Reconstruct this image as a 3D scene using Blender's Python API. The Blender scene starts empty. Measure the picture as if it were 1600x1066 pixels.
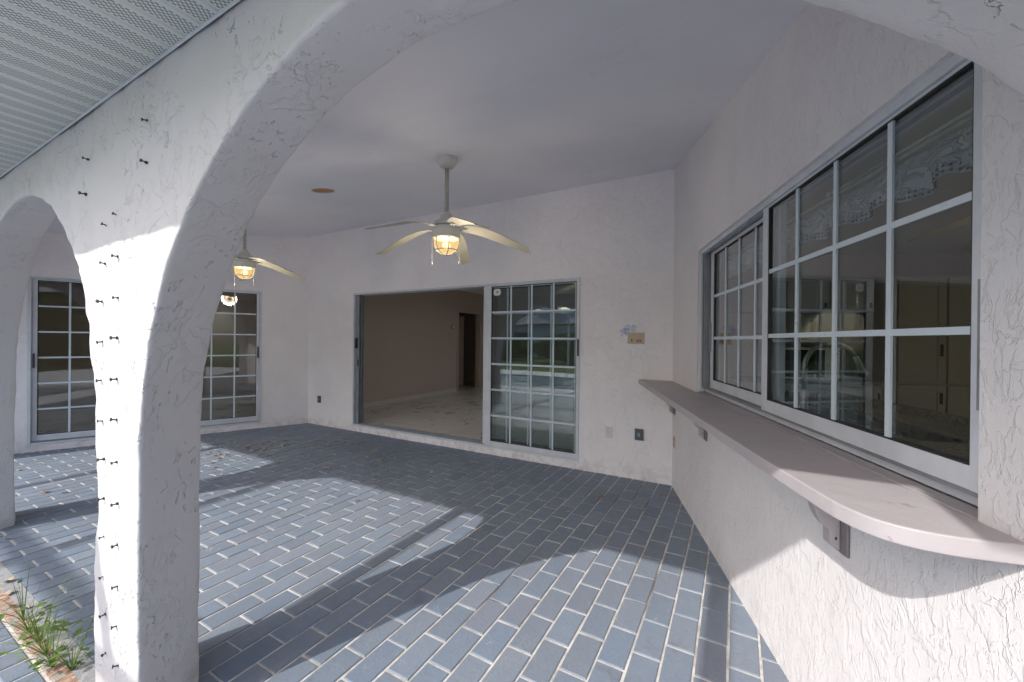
import bpy, bmesh, math, random
from mathutils import Vector, Matrix, noise
random.seed(7)
R = math.radians
C = bpy.context.scene.collection

# ------------------------------------------------------------------ layout
YD = 4.326                      # wall with the big sliding door
C1 = Vector((-6.395, YD, 0)); C2 = Vector((-0.548, YD, 0))
dR = Vector((0.322, -0.947, 0)).normalized(); nR = Vector((-dR.y * -1, 0, 0))
nR = Vector((-0.947, -0.322, 0)).normalized()      # kitchen wall: along, normal into porch
dW = Vector((-0.403, -0.915, 0)).normalized()
nW = Vector((0.915, -0.403, 0)).normalized()       # left wall normal into porch
YF, YB = 0.644, 0.844           # arcade front and back faces
YF2 = 0.61                      # true front plane of the piers
SZ = 2.387                      # soffit height
def ceil_z(y): return 3.19 - 0.16 * (YD - y)
PX = Vector((1, 0, 0)); NY = Vector((0, -1, 0))

# ------------------------------------------------------------------ helpers
class MB:
    """collects geometry in world coordinates"""
    def __init__(s, fr=None): s.v = []; s.f = []; s.col = []; s.fr = fr; s.smooth = False
    def P(s, p):
        if s.fr is None: return Vector(p)
        o, d, n = s.fr
        return o + d * p[0] + n * p[1] + Vector((0, 0, p[2]))
    def add(s, vs, fs, c=None):
        b = len(s.v); s.v += [s.P(p) for p in vs]
        for f in fs: s.f.append([b + i for i in f]); s.col.append(c)
        return s
    def box(s, a, b, c=None, bev=0.0):
        x0, x1 = sorted((a[0], b[0])); y0, y1 = sorted((a[1], b[1])); z0, z1 = sorted((a[2], b[2]))
        vs = [(x0,y0,z0),(x1,y0,z0),(x1,y1,z0),(x0,y1,z0),(x0,y0,z1),(x1,y0,z1),(x1,y1,z1),(x0,y1,z1)]
        return s.add(vs, [(0,3,2,1),(4,5,6,7),(0,1,5,4),(1,2,6,5),(2,3,7,6),(3,0,4,7)], c)
    def ring_frame(s, x0, x1, z0, z1, w, wb, wt, y0, y1):
        """rectangular frame in the s-z plane: stiles full height, rails butt between them"""
        s.box((x0, y0, z0), (x0 + w, y1, z1)); s.box((x1 - w, y0, z0), (x1, y1, z1))
        e = 0.0015
        s.box((x0 + w, y0 + e, z0), (x1 - w, y1 - e, z0 + wb)); s.box((x0 + w, y0 + e, z1 - wt), (x1 - w, y1 - e, z1))
        return s
    def lathe(s, prof, c, seg=24, axis='z'):
        b = len(s.v); n = len(prof)
        for k in range(seg):
            t = 2 * math.pi * k / seg
            for r, z in prof: s.v.append(s.P((c[0] + r * math.cos(t), c[1] + r * math.sin(t), c[2] + z)))
        for k in range(seg):
            for i in range(n - 1):
                a0 = b + k * n + i; a1 = b + ((k + 1) % seg) * n + i
                s.f.append([a0, a1, a1 + 1, a0 + 1]); s.col.append(None)
        return s
    def tube(s, pts, r, seg=8, caps=True):
        pts = [s.P(p) for p in pts]; b = len(s.v); n = len(pts)
        rr = r if isinstance(r, (list, tuple)) else [r] * n
        for i, p in enumerate(pts):
            t = (pts[min(i + 1, n - 1)] - pts[max(i - 1, 0)]).normalized()
            u = t.orthogonal().normalized() if i == 0 else (u - t * u.dot(t)).normalized()
            w = t.cross(u)
            for k in range(seg):
                a = 2 * math.pi * k / seg
                s.v.append(p + (u * math.cos(a) + w * math.sin(a)) * rr[i])
        for i in range(n - 1):
            for k in range(seg):
                k2 = (k + 1) % seg
                s.f.append([b + i*seg + k, b + i*seg + k2, b + (i+1)*seg + k2, b + (i+1)*seg + k]); s.col.append(None)
        if caps:
            s.f.append([b + k for k in range(seg)][::-1]); s.col.append(None)
            s.f.append([b + (n-1)*seg + k for k in range(seg)]); s.col.append(None)
        return s
    def build(s, name, mat, parent=None, origin=None, smooth=False, bevel=0, kind=None):
        o0 = Vector(origin) if origin is not None else (parent_world(parent) if parent else Vector((0, 0, 0)))
        me = bpy.data.meshes.new(name)
        me.from_pydata([tuple(v - o0) for v in s.v], [], s.f)
        if any(c is not None for c in s.col):
            ca = me.color_attributes.new('Col', 'FLOAT_COLOR', 'CORNER')
            i = 0
            for p, c in zip(me.polygons, s.col):
                c = c or (.5, .5, .5)
                for _ in range(p.loop_total): ca.data[i].color = (c[0], c[1], c[2], 1); i += 1
        bm = bmesh.new(); bm.from_mesh(me); bmesh.ops.recalc_face_normals(bm, faces=bm.faces); bm.to_mesh(me); bm.free()
        o = bpy.data.objects.new(name, me); C.objects.link(o)
        me.materials.append(mat)
        if smooth:
            for p in me.polygons: p.use_smooth = True
        if bevel:
            m = o.modifiers.new('bev', 'BEVEL'); m.width = bevel; m.segments = 2; m.limit_method = 'ANGLE'; m.angle_limit = R(40)
        if parent:
            o.parent = parent; o.location = o0 - parent_world(parent)
        else: o.location = o0
        if kind: o['kind'] = kind
        return o

def parent_world(p):
    v = Vector((0, 0, 0))
    while p is not None: v += Vector(p.location); p = p.parent
    return v
def tag(o, label=None, cat=None, group=None, kind=None):
    if label: o['label'] = label
    if cat: o['category'] = cat
    if group: o['group'] = group
    if kind: o['kind'] = kind
    return o
def empty(name, loc, label, cat, group=None):
    o = bpy.data.objects.new(name, None); C.objects.link(o); o.location = loc; o.empty_display_size = .1
    return tag(o, label, cat, group)
def children(o): return [c for c in list(bpy.data.objects) if c.parent == o]
def copy_tree(o, parent=None):
    c = o.copy(); C.objects.link(c); c.parent = parent
    for ch in children(o): copy_tree(ch, c)
    return c

# ------------------------------------------------------------------ materials
def M(name):
    m = bpy.data.materials.new(name); m.use_nodes = True
    nt = m.node_tree; nt.nodes.clear()
    out = nt.nodes.new('ShaderNodeOutputMaterial'); return m, nt, out
def N(nt, t, **k):
    n = nt.nodes.new(t)
    for a, b in k.items():
        if a.startswith('i_'):
            key = a[2:].replace('_', ' ')
            n.inputs[key].default_value = b
        else: setattr(n, a, b)
    return n
def L(nt, a, b): nt.links.new(a, b)
def col(c): return (c[0], c[1], c[2], 1)
def math_(nt, op, a, b=None, c=None, clamp=False):
    n = nt.nodes.new('ShaderNodeMath'); n.operation = op; n.use_clamp = clamp
    for i, x in enumerate((a, b, c)):
        if x is None: continue
        if hasattr(x, 'is_linked') or isinstance(x, bpy.types.NodeSocket): L(nt, x, n.inputs[i])
        else: n.inputs[i].default_value = x
    return n.outputs[0]
def maprange(nt, v, a, b, c=0., d=1., smooth=True):
    n = nt.nodes.new('ShaderNodeMapRange'); n.interpolation_type = 'SMOOTHSTEP' if smooth else 'LINEAR'
    L(nt, v, n.inputs[0]); n.inputs[1].default_value = a; n.inputs[2].default_value = b; n.inputs[3].default_value = c; n.inputs[4].default_value = d
    return n.outputs[0]
def pos(nt): return nt.nodes.new('ShaderNodeNewGeometry').outputs['Position']
def noise_(nt, vec, scale, detail=3., rough=.5, dist=0.):
    n = nt.nodes.new('ShaderNodeTexNoise'); L(nt, vec, n.inputs['Vector'])
    n.inputs['Scale'].default_value = scale; n.inputs['Detail'].default_value = detail
    n.inputs['Roughness'].default_value = rough; n.inputs['Distortion'].default_value = dist
    return n.outputs['Fac']
def mapv(nt, vec, scale=(1,1,1), loc=(0,0,0), rot=(0,0,0)):
    n = nt.nodes.new('ShaderNodeMapping'); L(nt, vec, n.inputs[0])
    n.inputs['Scale'].default_value = scale; n.inputs['Location'].default_value = loc; n.inputs['Rotation'].default_value = rot
    return n.outputs[0]
def mixc(nt, f, a, b, mode='MIX'):
    n = nt.nodes.new('ShaderNodeMix'); n.data_type = 'RGBA'; n.blend_type = mode
    if isinstance(f, bpy.types.NodeSocket): L(nt, f, n.inputs[0])
    else: n.inputs[0].default_value = f
    for i, x in ((6, a), (7, b)):
        if isinstance(x, bpy.types.NodeSocket): L(nt, x, n.inputs[i])
        else: n.inputs[i].default_value = col(x)
    return n.outputs[2]
def bsdf(nt, out, base, rough=.6, metal=0., spec=.5, bump=None, bdist=1., bstr=1.):
    b = nt.nodes.new('ShaderNodeBsdfPrincipled')
    if isinstance(base, bpy.types.NodeSocket): L(nt, base, b.inputs['Base Color'])
    else: b.inputs['Base Color'].default_value = col(base)
    if isinstance(rough, bpy.types.NodeSocket): L(nt, rough, b.inputs['Roughness'])
    else: b.inputs['Roughness'].default_value = rough
    b.inputs['Metallic'].default_value = metal; b.inputs['Specular IOR Level'].default_value = spec
    if bump is not None:
        bn = nt.nodes.new('ShaderNodeBump'); bn.inputs['Distance'].default_value = bdist; bn.inputs['Strength'].default_value = bstr
        L(nt, bump, bn.inputs['Height']); L(nt, bn.outputs[0], b.inputs['Normal'])
    L(nt, b.outputs[0], out.inputs[0]); return b

def stucco(name, base=(.74, .715, .735), amp=1.0, stretch=(1, 1, 1), scale=1.0, grime=0.0, pits=0.0, ridge=1.0, pl=.0014, dabamp=.0008, edge=.04, dabstretch=(1,1,.6), sparse=0.):
    m, nt, out = M(name); P = mapv(nt, pos(nt), stretch)
    n1 = noise_(nt, P, 7 * scale, 5, .55, .6)
    patch = maprange(nt, n1, .50, .50 + edge)                       # trowelled-on plateaus with crisp edges
    n2 = noise_(nt, mapv(nt, P, (1, 1, 1), (3.1, 7.7, 1.3)), 5 * scale, 4, .55, .9)
    rid = math_(nt, 'ABSOLUTE', math_(nt, 'SUBTRACT', n2, .5))
    rid = maprange(nt, rid, .0, .022, 1, 0)                   # thin meandering trowel ridges
    msk = maprange(nt, noise_(nt, mapv(nt, P, (1, 1, 1), (9, 2, 5)), 2.3 * scale, 2), .48, .6)
    rid = math_(nt, 'MULTIPLY', rid, msk)
    n4 = noise_(nt, mapv(nt, P, dabstretch, (1, 5, 8)), 22 * scale, 4, .6, .8)
    dab = maprange(nt, n4, .55, .62)
    fine = noise_(nt, P, 90, 3, .6)
    if sparse:
        sm = maprange(nt, noise_(nt, mapv(nt, P, (1, 1, 1), (2.2, 6, 4)), 2.6, 2, .5), .44 + .06 * sparse, .50 + .06 * sparse)
        patch = math_(nt, 'MULTIPLY', patch, sm); rid = math_(nt, 'MULTIPLY', rid, sm); dab = math_(nt, 'MULTIPLY', dab, sm)
    h = math_(nt, 'MULTIPLY', patch, pl * amp)
    h = math_(nt, 'MULTIPLY_ADD', rid, .0011 * amp * ridge, h)
    h = math_(nt, 'MULTIPLY_ADD', dab, dabamp * amp, h)
    h = math_(nt, 'MULTIPLY_ADD', fine, .0007 * amp, h)
    big = noise_(nt, P, 1.6, 2)
    h = math_(nt, 'MULTIPLY_ADD', big, .012, h)
    if pits:
        pn = noise_(nt, mapv(nt, P, (1, 1, .5), (4, 4, 4)), 42, 2, .5, 1.2)
        pm = maprange(nt, noise_(nt, mapv(nt, P, (1, 1, 1), (2, 8, 3)), 4, 2), .5, .62)
        pit = math_(nt, 'MULTIPLY', maprange(nt, pn, .64, .68), pm)
        h = math_(nt, 'MULTIPLY_ADD', pit, -.005 * pits, h)
    dirt = maprange(nt, noise_(nt, mapv(nt, P, (1, 1, 1), (5, 1, 2)), 2.2, 4, .6), .35, .75)
    c = mixc(nt, math_(nt, 'MULTIPLY', dirt, .35), base, (base[0] * .86, base[1] * .84, base[2] * .83))
    # faint rubbed-on grime along the trowel edges
    c = mixc(nt, math_(nt, 'MULTIPLY', rid, .10), c, (base[0] * .78, base[1] * .74, base[2] * .72))
    if grime:
        sep = nt.nodes.new('ShaderNodeSeparateXYZ'); L(nt, pos(nt), sep.inputs[0])
        low = maprange(nt, sep.outputs[2], .0, .22, 1, 0)
        g = math_(nt, 'MULTIPLY', low, maprange(nt, noise_(nt, P, 11, 4, .7), .4, .7))
        c = mixc(nt, math_(nt, 'MULTIPLY', g, grime), c, (.42, .38, .35))
    bsdf(nt, out, c, .75, spec=.3, bump=h)
    return m

def plain(name, c, rough=.5, metal=0., spec=.5, var=.12, bumpamp=0., scale=6., ):
    m, nt, out = M(name); P = pos(nt)
    f = maprange(nt, noise_(nt, P, scale, 4, .6), .3, .75)
    cc = mixc(nt, f, c, (c[0]*(1-var), c[1]*(1-var), c[2]*(1-var)))
    rr = maprange(nt, noise_(nt, P, scale*3, 3), .3, .7, max(rough-.08, .02), min(rough+.08, 1))
    h = noise_(nt, P, 140, 2) if bumpamp else None
    bsdf(nt, out, cc, rr, metal, spec, bump=h, bdist=bumpamp or 1)
    return m

MT = {}
MT['stucco_wall'] = stucco('stucco_wall_mat', (.86, .83, .84), 1.0, grime=.5, scale=1.3, pl=.0024, dabamp=.0012)
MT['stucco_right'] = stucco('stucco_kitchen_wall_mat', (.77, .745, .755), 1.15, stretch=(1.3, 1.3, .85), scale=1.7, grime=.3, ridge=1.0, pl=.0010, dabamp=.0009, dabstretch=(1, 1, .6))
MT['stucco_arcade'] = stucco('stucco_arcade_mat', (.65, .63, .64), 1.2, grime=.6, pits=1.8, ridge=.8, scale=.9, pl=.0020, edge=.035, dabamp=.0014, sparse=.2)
MT['ceiling'] = plain('ceiling_paint', (.78, .78, .83), .8, var=.05, scale=1.2, bumpamp=.0006)
m, nt, out = M('ceiling_paint'); P = pos(nt)
f = maprange(nt, noise_(nt, P, .9, 4, .6), .3, .75)
c = mixc(nt, f, (.80, .80, .845), (.74, .74, .785))
st = maprange(nt, noise_(nt, mapv(nt, P, (.5, 1.6, 1), (3, 1, 0)), 2.2, 5, .65), .60, .72)
c = mixc(nt, math_(nt, 'MULTIPLY', st, .35), c, (.66, .65, .68))
hc = math_(nt, 'ABSOLUTE', math_(nt, 'SUBTRACT', noise_(nt, mapv(nt, P, (.35, 1, 1), (1, 7, 0)), 1.7, 4, .6), .5))
hc = math_(nt, 'MULTIPLY', maprange(nt, hc, 0, .0016, 1, 0), maprange(nt, noise_(nt, mapv(nt, P, (1, 1, 1), (8, 2, 0)), 1.2, 2), .56, .62))
c = mixc(nt, math_(nt, 'MULTIPLY', hc, .45), c, (.45, .44, .46))
sp_ = nt.nodes.new('ShaderNodeSeparateXYZ'); L(nt, P, sp_.inputs[0])
seam = maprange(nt, math_(nt, 'ABSOLUTE', math_(nt, 'SUBTRACT', sp_.outputs[1], 1.83)), .0, .07, 1, 0)
hh = math_(nt, 'MULTIPLY', seam, .0035)
hh = math_(nt, 'MULTIPLY_ADD', noise_(nt, P, 3, 3), .006, hh); hh = math_(nt, 'MULTIPLY_ADD', noise_(nt, P, 75, 3, .6), .0007, hh)
bsdf(nt, out, c, .7, spec=.3, bump=hh); MT['ceiling'] = m
MT['white_metal'] = plain('white_painted_aluminium', (.64, .67, .72), .38, var=.14, scale=7)
MT['grille'] = plain('pale_window_grille', (.62, .70, .76), .35, var=.05)
MT['track'] = plain('grey_aluminium_track', (.30, .32, .35), .45, .3, var=.2)
MT['rubber'] = plain('black_rubber', (.02, .02, .022), .6)
MT['shelf'] = None
MT['cream'] = plain('cream_fan_enamel', (.66, .66, .60), .35, var=.1)
MT['blade'] = plain('cream_fan_blade', (.50, .485, .38), .45, var=.12)
MT['rod'] = plain('aged_cream_rod', (.50, .49, .42), .4, var=.2, scale=30)
MT['dark'] = plain('dark_metal', (.05, .05, .055), .4, .6)
MT['outlet_dark'] = plain('dark_grey_cover', (.10, .12, .14), .5)
MT['outlet_tan'] = plain('tan_plastic', (.52, .42, .30), .5)
MT['outlet_white'] = plain('white_plastic', (.72, .71, .74), .4)
MT['int_wall'] = plain('beige_interior_paint', (.50, .41, .345), .7, var=.04)
MT['int_ceil'] = plain('interior_ceiling_paint', (.7, .68, .66), .8, var=.04)
MT['cabinet'] = plain('cream_cabinet_lacquer', (.50, .45, .34), .45, var=.05)
MT['cab_white'] = plain('white_cabinet_lacquer', (.62, .62, .60), .45, var=.05)
MT['steel'] = plain('brushed_steel', (.62, .62, .62), .32, 1., scale=8)
MT['darkwood'] = plain('dark_door', (.22, .17, .13), .5)
MT['nail'] = plain('rusty_nail', (.06, .05, .05), .6, .5)

def glass():
    m, nt, out = M('window_glass')
    fr = N(nt, 'ShaderNodeFresnel'); fr.inputs['IOR'].default_value = 1.5
    bf = math_(nt, 'SUBTRACT', 1.0, nt.nodes.new('ShaderNodeNewGeometry').outputs['Backfacing'])
    f = math_(nt, 'MULTIPLY', math_(nt, 'MULTIPLY', fr.outputs[0], 2.1, clamp=True), bf)
    t = N(nt, 'ShaderNodeBsdfTransparent'); t.inputs[0].default_value = (.86, .90, .90, 1)
    g = N(nt, 'ShaderNodeBsdfGlossy'); g.inputs['Roughness'].default_value = 0.0; g.inputs[0].default_value = (.95, .98, 1, 1)
    n = noise_(nt, pos(nt), 1.3, 1)
    bn = N(nt, 'ShaderNodeBump'); bn.inputs['Distance'].default_value = .0012; L(nt, n, bn.inputs['Height']); L(nt, bn.outputs[0], g.inputs['Normal'])
    mx = N(nt, 'ShaderNodeMixShader'); L(nt, f, mx.inputs[0]); L(nt, t.outputs[0], mx.inputs[1]); L(nt, g.outputs[0], mx.inputs[2])
    L(nt, mx.outputs[0], out.inputs[0]); return m
MT['glass'] = glass()

def brick_mat():
    m, nt, out = M('painted_blue_brick'); P = pos(nt)
    a = N(nt, 'ShaderNodeVertexColor'); a.layer_name = 'Col'
    w = maprange(nt, noise_(nt, P, 5, 5, .65), .45, .75)
    c = mixc(nt, math_(nt, 'MULTIPLY', w, .30), a.outputs[0], (.27, .285, .32))
    sp = maprange(nt, noise_(nt, P, 130, 3, .7), .3, .8)
    c = mixc(nt, math_(nt, 'MULTIPLY', sp, .20), c, (.12, .15, .20))
    grn = maprange(nt, noise_(nt, mapv(nt, P, (1, 1, 1), (7, 3, 0)), 1.1, 3), .5, .75)
    c = mixc(nt, math_(nt, 'MULTIPLY', grn, .25), c, (.20, .25, .28))
    dust = maprange(nt, noise_(nt, mapv(nt, P, (1, 1, 1), (2, 6, 0)), 16, 5, .75), .62, .72)
    c = mixc(nt, math_(nt, 'MULTIPLY', dust, .3), c, (.38, .36, .33))
    mot = maprange(nt, noise_(nt, mapv(nt, P, (1, .6, 1), (8, 1, 0)), 26, 4, .7), .3, .75)
    c = mixc(nt, math_(nt, 'MULTIPLY', mot, .30), c, (.145, .185, .245))
    sn = math_(nt, 'ABSOLUTE', math_(nt, 'SUBTRACT', noise_(nt, mapv(nt, P, (1, 1, 1), (1, 9, 0)), 3.2, 3, .6, .8), .5))
    scr = math_(nt, 'MULTIPLY', maprange(nt, sn, 0, .004, 1, 0), maprange(nt, noise_(nt, mapv(nt, P, (1, 1, 1), (6, 2, 0)), 4, 3), .55, .62))
    c = mixc(nt, math_(nt, 'MULTIPLY', scr, .5), c, (.45, .45, .45))
    stn = maprange(nt, noise_(nt, mapv(nt, P, (1, 1, 1), (11, 4, 0)), 2.2, 5, .7), .60, .70)
    c = mixc(nt, math_(nt, 'MULTIPLY', stn, .35), c, (.10, .10, .11))
    h = math_(nt, 'MULTIPLY', noise_(nt, P, 60, 5, .7), .0026)
    st = math_(nt, 'MULTIPLY', noise_(nt, mapv(nt, P, (1, .25, 1)), 140, 2), .0007)
    bsdf(nt, out, c, maprange(nt, noise_(nt, P, 20, 3), .3, .7, .5, .75), spec=.35, bump=math_(nt, 'ADD', h, st))
    return m
MT['brick'] = brick_mat()
def grout_mat():
    m, nt, out = M('sandy_grout'); P = pos(nt)
    c = mixc(nt, maprange(nt, noise_(nt, P, 9, 5, .7), .35, .7), (.68, .655, .62), (.40, .375, .345))
    c = mixc(nt, maprange(nt, noise_(nt, mapv(nt, P, (1, .3, 1), (3, 3, 3)), 2.3, 3), .58, .7), c, (.17, .13, .11))
    bsdf(nt, out, c, .9, spec=.2, bump=math_(nt, 'MULTIPLY', noise_(nt, P, 160, 3), .002))
    return m
MT['grout'] = grout_mat()
def shelf_mat():
    m, nt, out = M('mauve_painted_wood'); P = pos(nt)
    f = maprange(nt, noise_(nt, P, 3.5, 4, .6), .35, .7)
    c = mixc(nt, f, (.455, .41, .425), (.41, .385, .40))
    s = maprange(nt, noise_(nt, mapv(nt, P, (1, 1, 1), (4, 0, 0)), 7, 4, .6, .5), .60, .68)
    c = mixc(nt, math_(nt, 'MULTIPLY', s, .5), c, (.50, .475, .455))
    d = maprange(nt, noise_(nt, mapv(nt, P, (1, 1, 1), (0, 9, 0)), 26, 3, .5), .70, .74)
    c = mixc(nt, math_(nt, 'MULTIPLY', d, .5), c, (.25, .18, .18))
    bsdf(nt, out, c, .5, spec=.4, bump=math_(nt, 'MULTIPLY', noise_(nt, P, 14, 5, .6), .003))
    return m
MT['shelf'] = shelf_mat()
def soffit_mat():
    m, nt, out = M('perforated_vinyl_soffit'); P = pos(nt)
    s = nt.nodes.new('ShaderNodeSeparateXYZ'); L(nt, P, s.inputs[0]); X, Y = s.outputs[0], s.outputs[1]
    u = math_(nt, 'FRACT', math_(nt, 'MULTIPLY', math_(nt, 'ADD', X, 18.994), 1 / .0999))   # across one plank
    band = math_(nt, 'MULTIPLY', math_(nt, 'GREATER_THAN', u, .2), math_(nt, 'LESS_THAN', u, .86))
    rowf = math_(nt, 'MULTIPLY', math_(nt, 'ADD', X, 18.994), 1 / .008325)
    row = math_(nt, 'FLOOR', rowf)
    hx = math_(nt, 'GREATER_THAN', math_(nt, 'FRACT', rowf), .42)
    sh = math_(nt, 'MULTIPLY', math_(nt, 'MODULO', row, 2), .5)
    hy = math_(nt, 'GREATER_THAN', math_(nt, 'FRACT', math_(nt, 'ADD', math_(nt, 'MULTIPLY', Y, 1 / .016), sh)), .45)
    hole = math_(nt, 'MULTIPLY', math_(nt, 'MULTIPLY', hx, hy), band)
    c = mixc(nt, hole, (.58, .615, .595), (.045, .05, .05))
    bsdf(nt, out, c, .45, spec=.4)
    return m
MT['soffit'] = soffit_mat()
def marble():
    m, nt, out = M('veined_marble_tile'); P = pos(nt)
    n = noise_(nt, mapv(nt, P, (1, 1, 1), (0, 0, 0), (0, 0, .6)), 1.8, 5, .6, 1.4)
    v = maprange(nt, math_(nt, 'ABSOLUTE', math_(nt, 'SUBTRACT', n, .5)), 0, .022, 1, 0)
    mk = maprange(nt, noise_(nt, mapv(nt, P, (1, 1, 1), (4, 4, 4)), 3, 2), .42, .6)
    c = mixc(nt, math_(nt, 'MULTIPLY', v, math_(nt, 'MULTIPLY', mk, .85)), (.72, .68, .62), (.26, .15, .10))
    br = N(nt, 'ShaderNodeTexBrick'); br.offset = 0; L(nt, P, br.inputs[0]); br.inputs['Scale'].default_value = 1
    br.inputs['Brick Width'].default_value = .6; br.inputs['Row Height'].default_value = .6; br.inputs['Mortar Size'].default_value = .004
    c = mixc(nt, math_(nt, 'MULTIPLY', br.outputs['Fac'], .5), c, (.4, .37, .34))
    bsdf(nt, out, c, .22, spec=.5); return m
MT['marble'] = marble()
def granite():
    m, nt, out = M('speckled_granite'); P = pos(nt)
    c = mixc(nt, maprange(nt, noise_(nt, P, 60, 4, .7), .42, .6), (.40, .36, .27), (.22, .20, .15))
    c = mixc(nt, maprange(nt, noise_(nt, mapv(nt, P, (1, 1, 1), (3, 3, 3)), 110, 2), .62, .66), c, (.05, .04, .035))
    bsdf(nt, out, c, .2); return m
MT['granite'] = granite()
def grass_ground():
    m, nt, out = M('lawn'); P = pos(nt)
    c = mixc(nt, maprange(nt, noise_(nt, P, 1.5, 6, .7), .3, .7), (.07, .13, .03), (.12, .19, .05))
    bsdf(nt, out, c, .9, spec=.1, bump=math_(nt, 'MULTIPLY', noise_(nt, P, 30, 3), .05)); return m
MT['lawn'] = grass_ground()
MT['deck'] = plain('pale_pool_deck', (.80, .77, .74), .8, var=.12, scale=2)
def leafmat(n, a, b, tr=.3):
    m, nt, out = M(n)
    oi = N(nt, 'ShaderNodeObjectInfo'); P = pos(nt)
    f = maprange(nt, noise_(nt, P, 2.5, 3), .35, .65)
    b_ = bsdf(nt, out, mixc(nt, f, a, b), .55, spec=.3)
    d = N(nt, 'ShaderNodeBsdfTranslucent'); L(nt, b_.inputs['Base Color'].links[0].from_socket, d.inputs[0])
    mx = N(nt, 'ShaderNodeMixShader'); mx.inputs[0].default_value = tr
    L(nt, b_.outputs[0], mx.inputs[1]); L(nt, d.outputs[0], mx.inputs[2]); L(nt, mx.outputs[0], out.inputs[0]); return m
MT['foliage'] = leafmat('hedge_leaves', (.05, .11, .02), (.10, .16, .04))
MT['weed'] = leafmat('weed_leaves', (.10, .19, .04), (.20, .30, .07), .35)
def dead_mat():
    m, nt, out = M('dead_leaf')
    oi = N(nt, 'ShaderNodeObjectInfo')
    c = mixc(nt, oi.outputs['Random'], (.26, .17, .11), (.50, .42, .32))
    bsdf(nt, out, c, .7, spec=.2); return m
MT['dead'] = dead_mat()
def emis(n, c, s):
    m, nt, out = M(n); e = N(nt, 'ShaderNodeEmission'); e.inputs[0].default_value = col(c); e.inputs[1].default_value = s
    L(nt, e.outputs[0], out.inputs[0]); return m
def globe_mat():
    m, nt, out = M('lit_globe_glass')
    lw = N(nt, 'ShaderNodeLayerWeight'); lw.inputs[0].default_value = .5
    P = N(nt, 'ShaderNodeTexCoord').outputs['Object']
    f = noise_(nt, mapv(nt, P, (18, 18, 4)), 1.5, 2)
    c = mixc(nt, f, (1.0, .55, .16), (1.0, .80, .42))
    e = N(nt, 'ShaderNodeEmission'); L(nt, c, e.inputs[0]); e.inputs[1].default_value = 0.5
    g = N(nt, 'ShaderNodeBsdfTransparent'); g.inputs[0].default_value = (1, .95, .85, 1)
    mx = N(nt, 'ShaderNodeMixShader'); mx.inputs[0].default_value = .72
    L(nt, g.outputs[0], mx.inputs[1]); L(nt, e.outputs[0], mx.inputs[2]); L(nt, mx.outputs[0], out.inputs[0]); return m
MT['globe'] = globe_mat()
MT['bulb'] = emis('hot_bulb', (1.0, .80, .48), 2.2)
MT['ply'] = plain('orange_plywood', (.50, .26, .11), .6, var=.3, scale=14)

# ------------------------------------------------------------------ brick paving
def paving(mb, xr, yr, z, xoff, yoff, rnd, pj=.1315, pl=.2565, gap=.0105, keep=None):
    i0 = math.floor((xr[0] - xoff) / pj); i1 = math.ceil((xr[1] - xoff) / pj)
    for i in range(i0, i1):
        ys = yoff + (.128 if i % 2 else 0) + rnd.uniform(-.004, .004)
        j0 = math.floor((yr[0] - ys) / pl); j1 = math.ceil((yr[1] - ys) / pl)
        for j in range(j0, j1):
            x0 = xoff + i * pj + gap * .5 + rnd.uniform(-.0014, .0014); x1 = xoff + (i + 1) * pj - gap * .5 + rnd.uniform(-.0014, .0014)
            y0 = ys + j * pl + gap * .5 + rnd.uniform(-.0025, .0025); y1 = ys + (j + 1) * pl - gap * .5 + rnd.uniform(-.0025, .0025)
            y0 = max(y0, yr[0]); y1 = min(y1, yr[1])
            if y1 - y0 < .02: continue
            if keep and not keep((x0 + x1) / 2, (y0 + y1) / 2): continue
            b = .004; bz = .0035
            t = [z + rnd.uniform(-.0012, .0012) for _ in range(4)]
            k = rnd.random(); q = rnd.uniform(.92, 1.09)
            c = (.198, .238, .296) if k < .5 else ((.212, .246, .296) if k < .8 else ((.180, .224, .288) if k < .92 else (.212, .236, .288)))
            c = tuple(v * q for v in c)
            sk = rnd.uniform(-.0012, .0012)
            vs = [(x0+sk,y0,z-.02),(x1+sk,y0,z-.02),(x1-sk,y1,z-.02),(x0-sk,y1,z-.02),
                  (x0+sk,y0,t[0]-bz),(x1+sk,y0,t[1]-bz),(x1-sk,y1,t[2]-bz),(x0-sk,y1,t[3]-bz),
                  (x0+b+sk,y0+b,t[0]),(x1-b+sk,y0+b,t[1]),(x1-b-sk,y1-b,t[2]),(x0+b-sk,y1-b,t[3])]
            fs = [(8,9,10,11)] + [(a, (a+1) % 4, (a+1) % 4 + 4, a + 4) for a in range(4)] + [(a+4, (a+1) % 4 + 4, (a+1) % 4 + 8, a + 8) for a in range(4)]
            mb.add(vs, fs, c)
def inporch(x, y):
    if x > C2.x + dR.x / -dR.y * (YD - y) + .2: return False
    if x < C1.x - (.403/.915) * (YD - y) - .2: return False
    return True
rnd = random.Random(3)
mb = MB(); paving(mb, (-8.4, 1.0), (.665, 4.42), 0.0, -.017, 1.792 - .2565 * 8, rnd, keep=inporch)
mb.build('patio_floor', MT['brick'], kind='structure')
mb = MB(); paving(mb, (-9.5, 4.0), (-1.6, .535), -.018, -.04, 1.85 - .2565 * 20, rnd)
mb.build('outer_paving', MT['brick'], kind='structure')
mb = MB(); mb.box((-9.2, .56, -.10), (1.4, 4.5, -.0052)); mb.build('grout_bed', MT['grout'], kind='structure')
mb = MB(); mb.box((-9.6, -1.62, -.12), (4.1, .548, -.0235)); mb.build('outer_grout_bed', MT['grout'], kind='structure')
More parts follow.
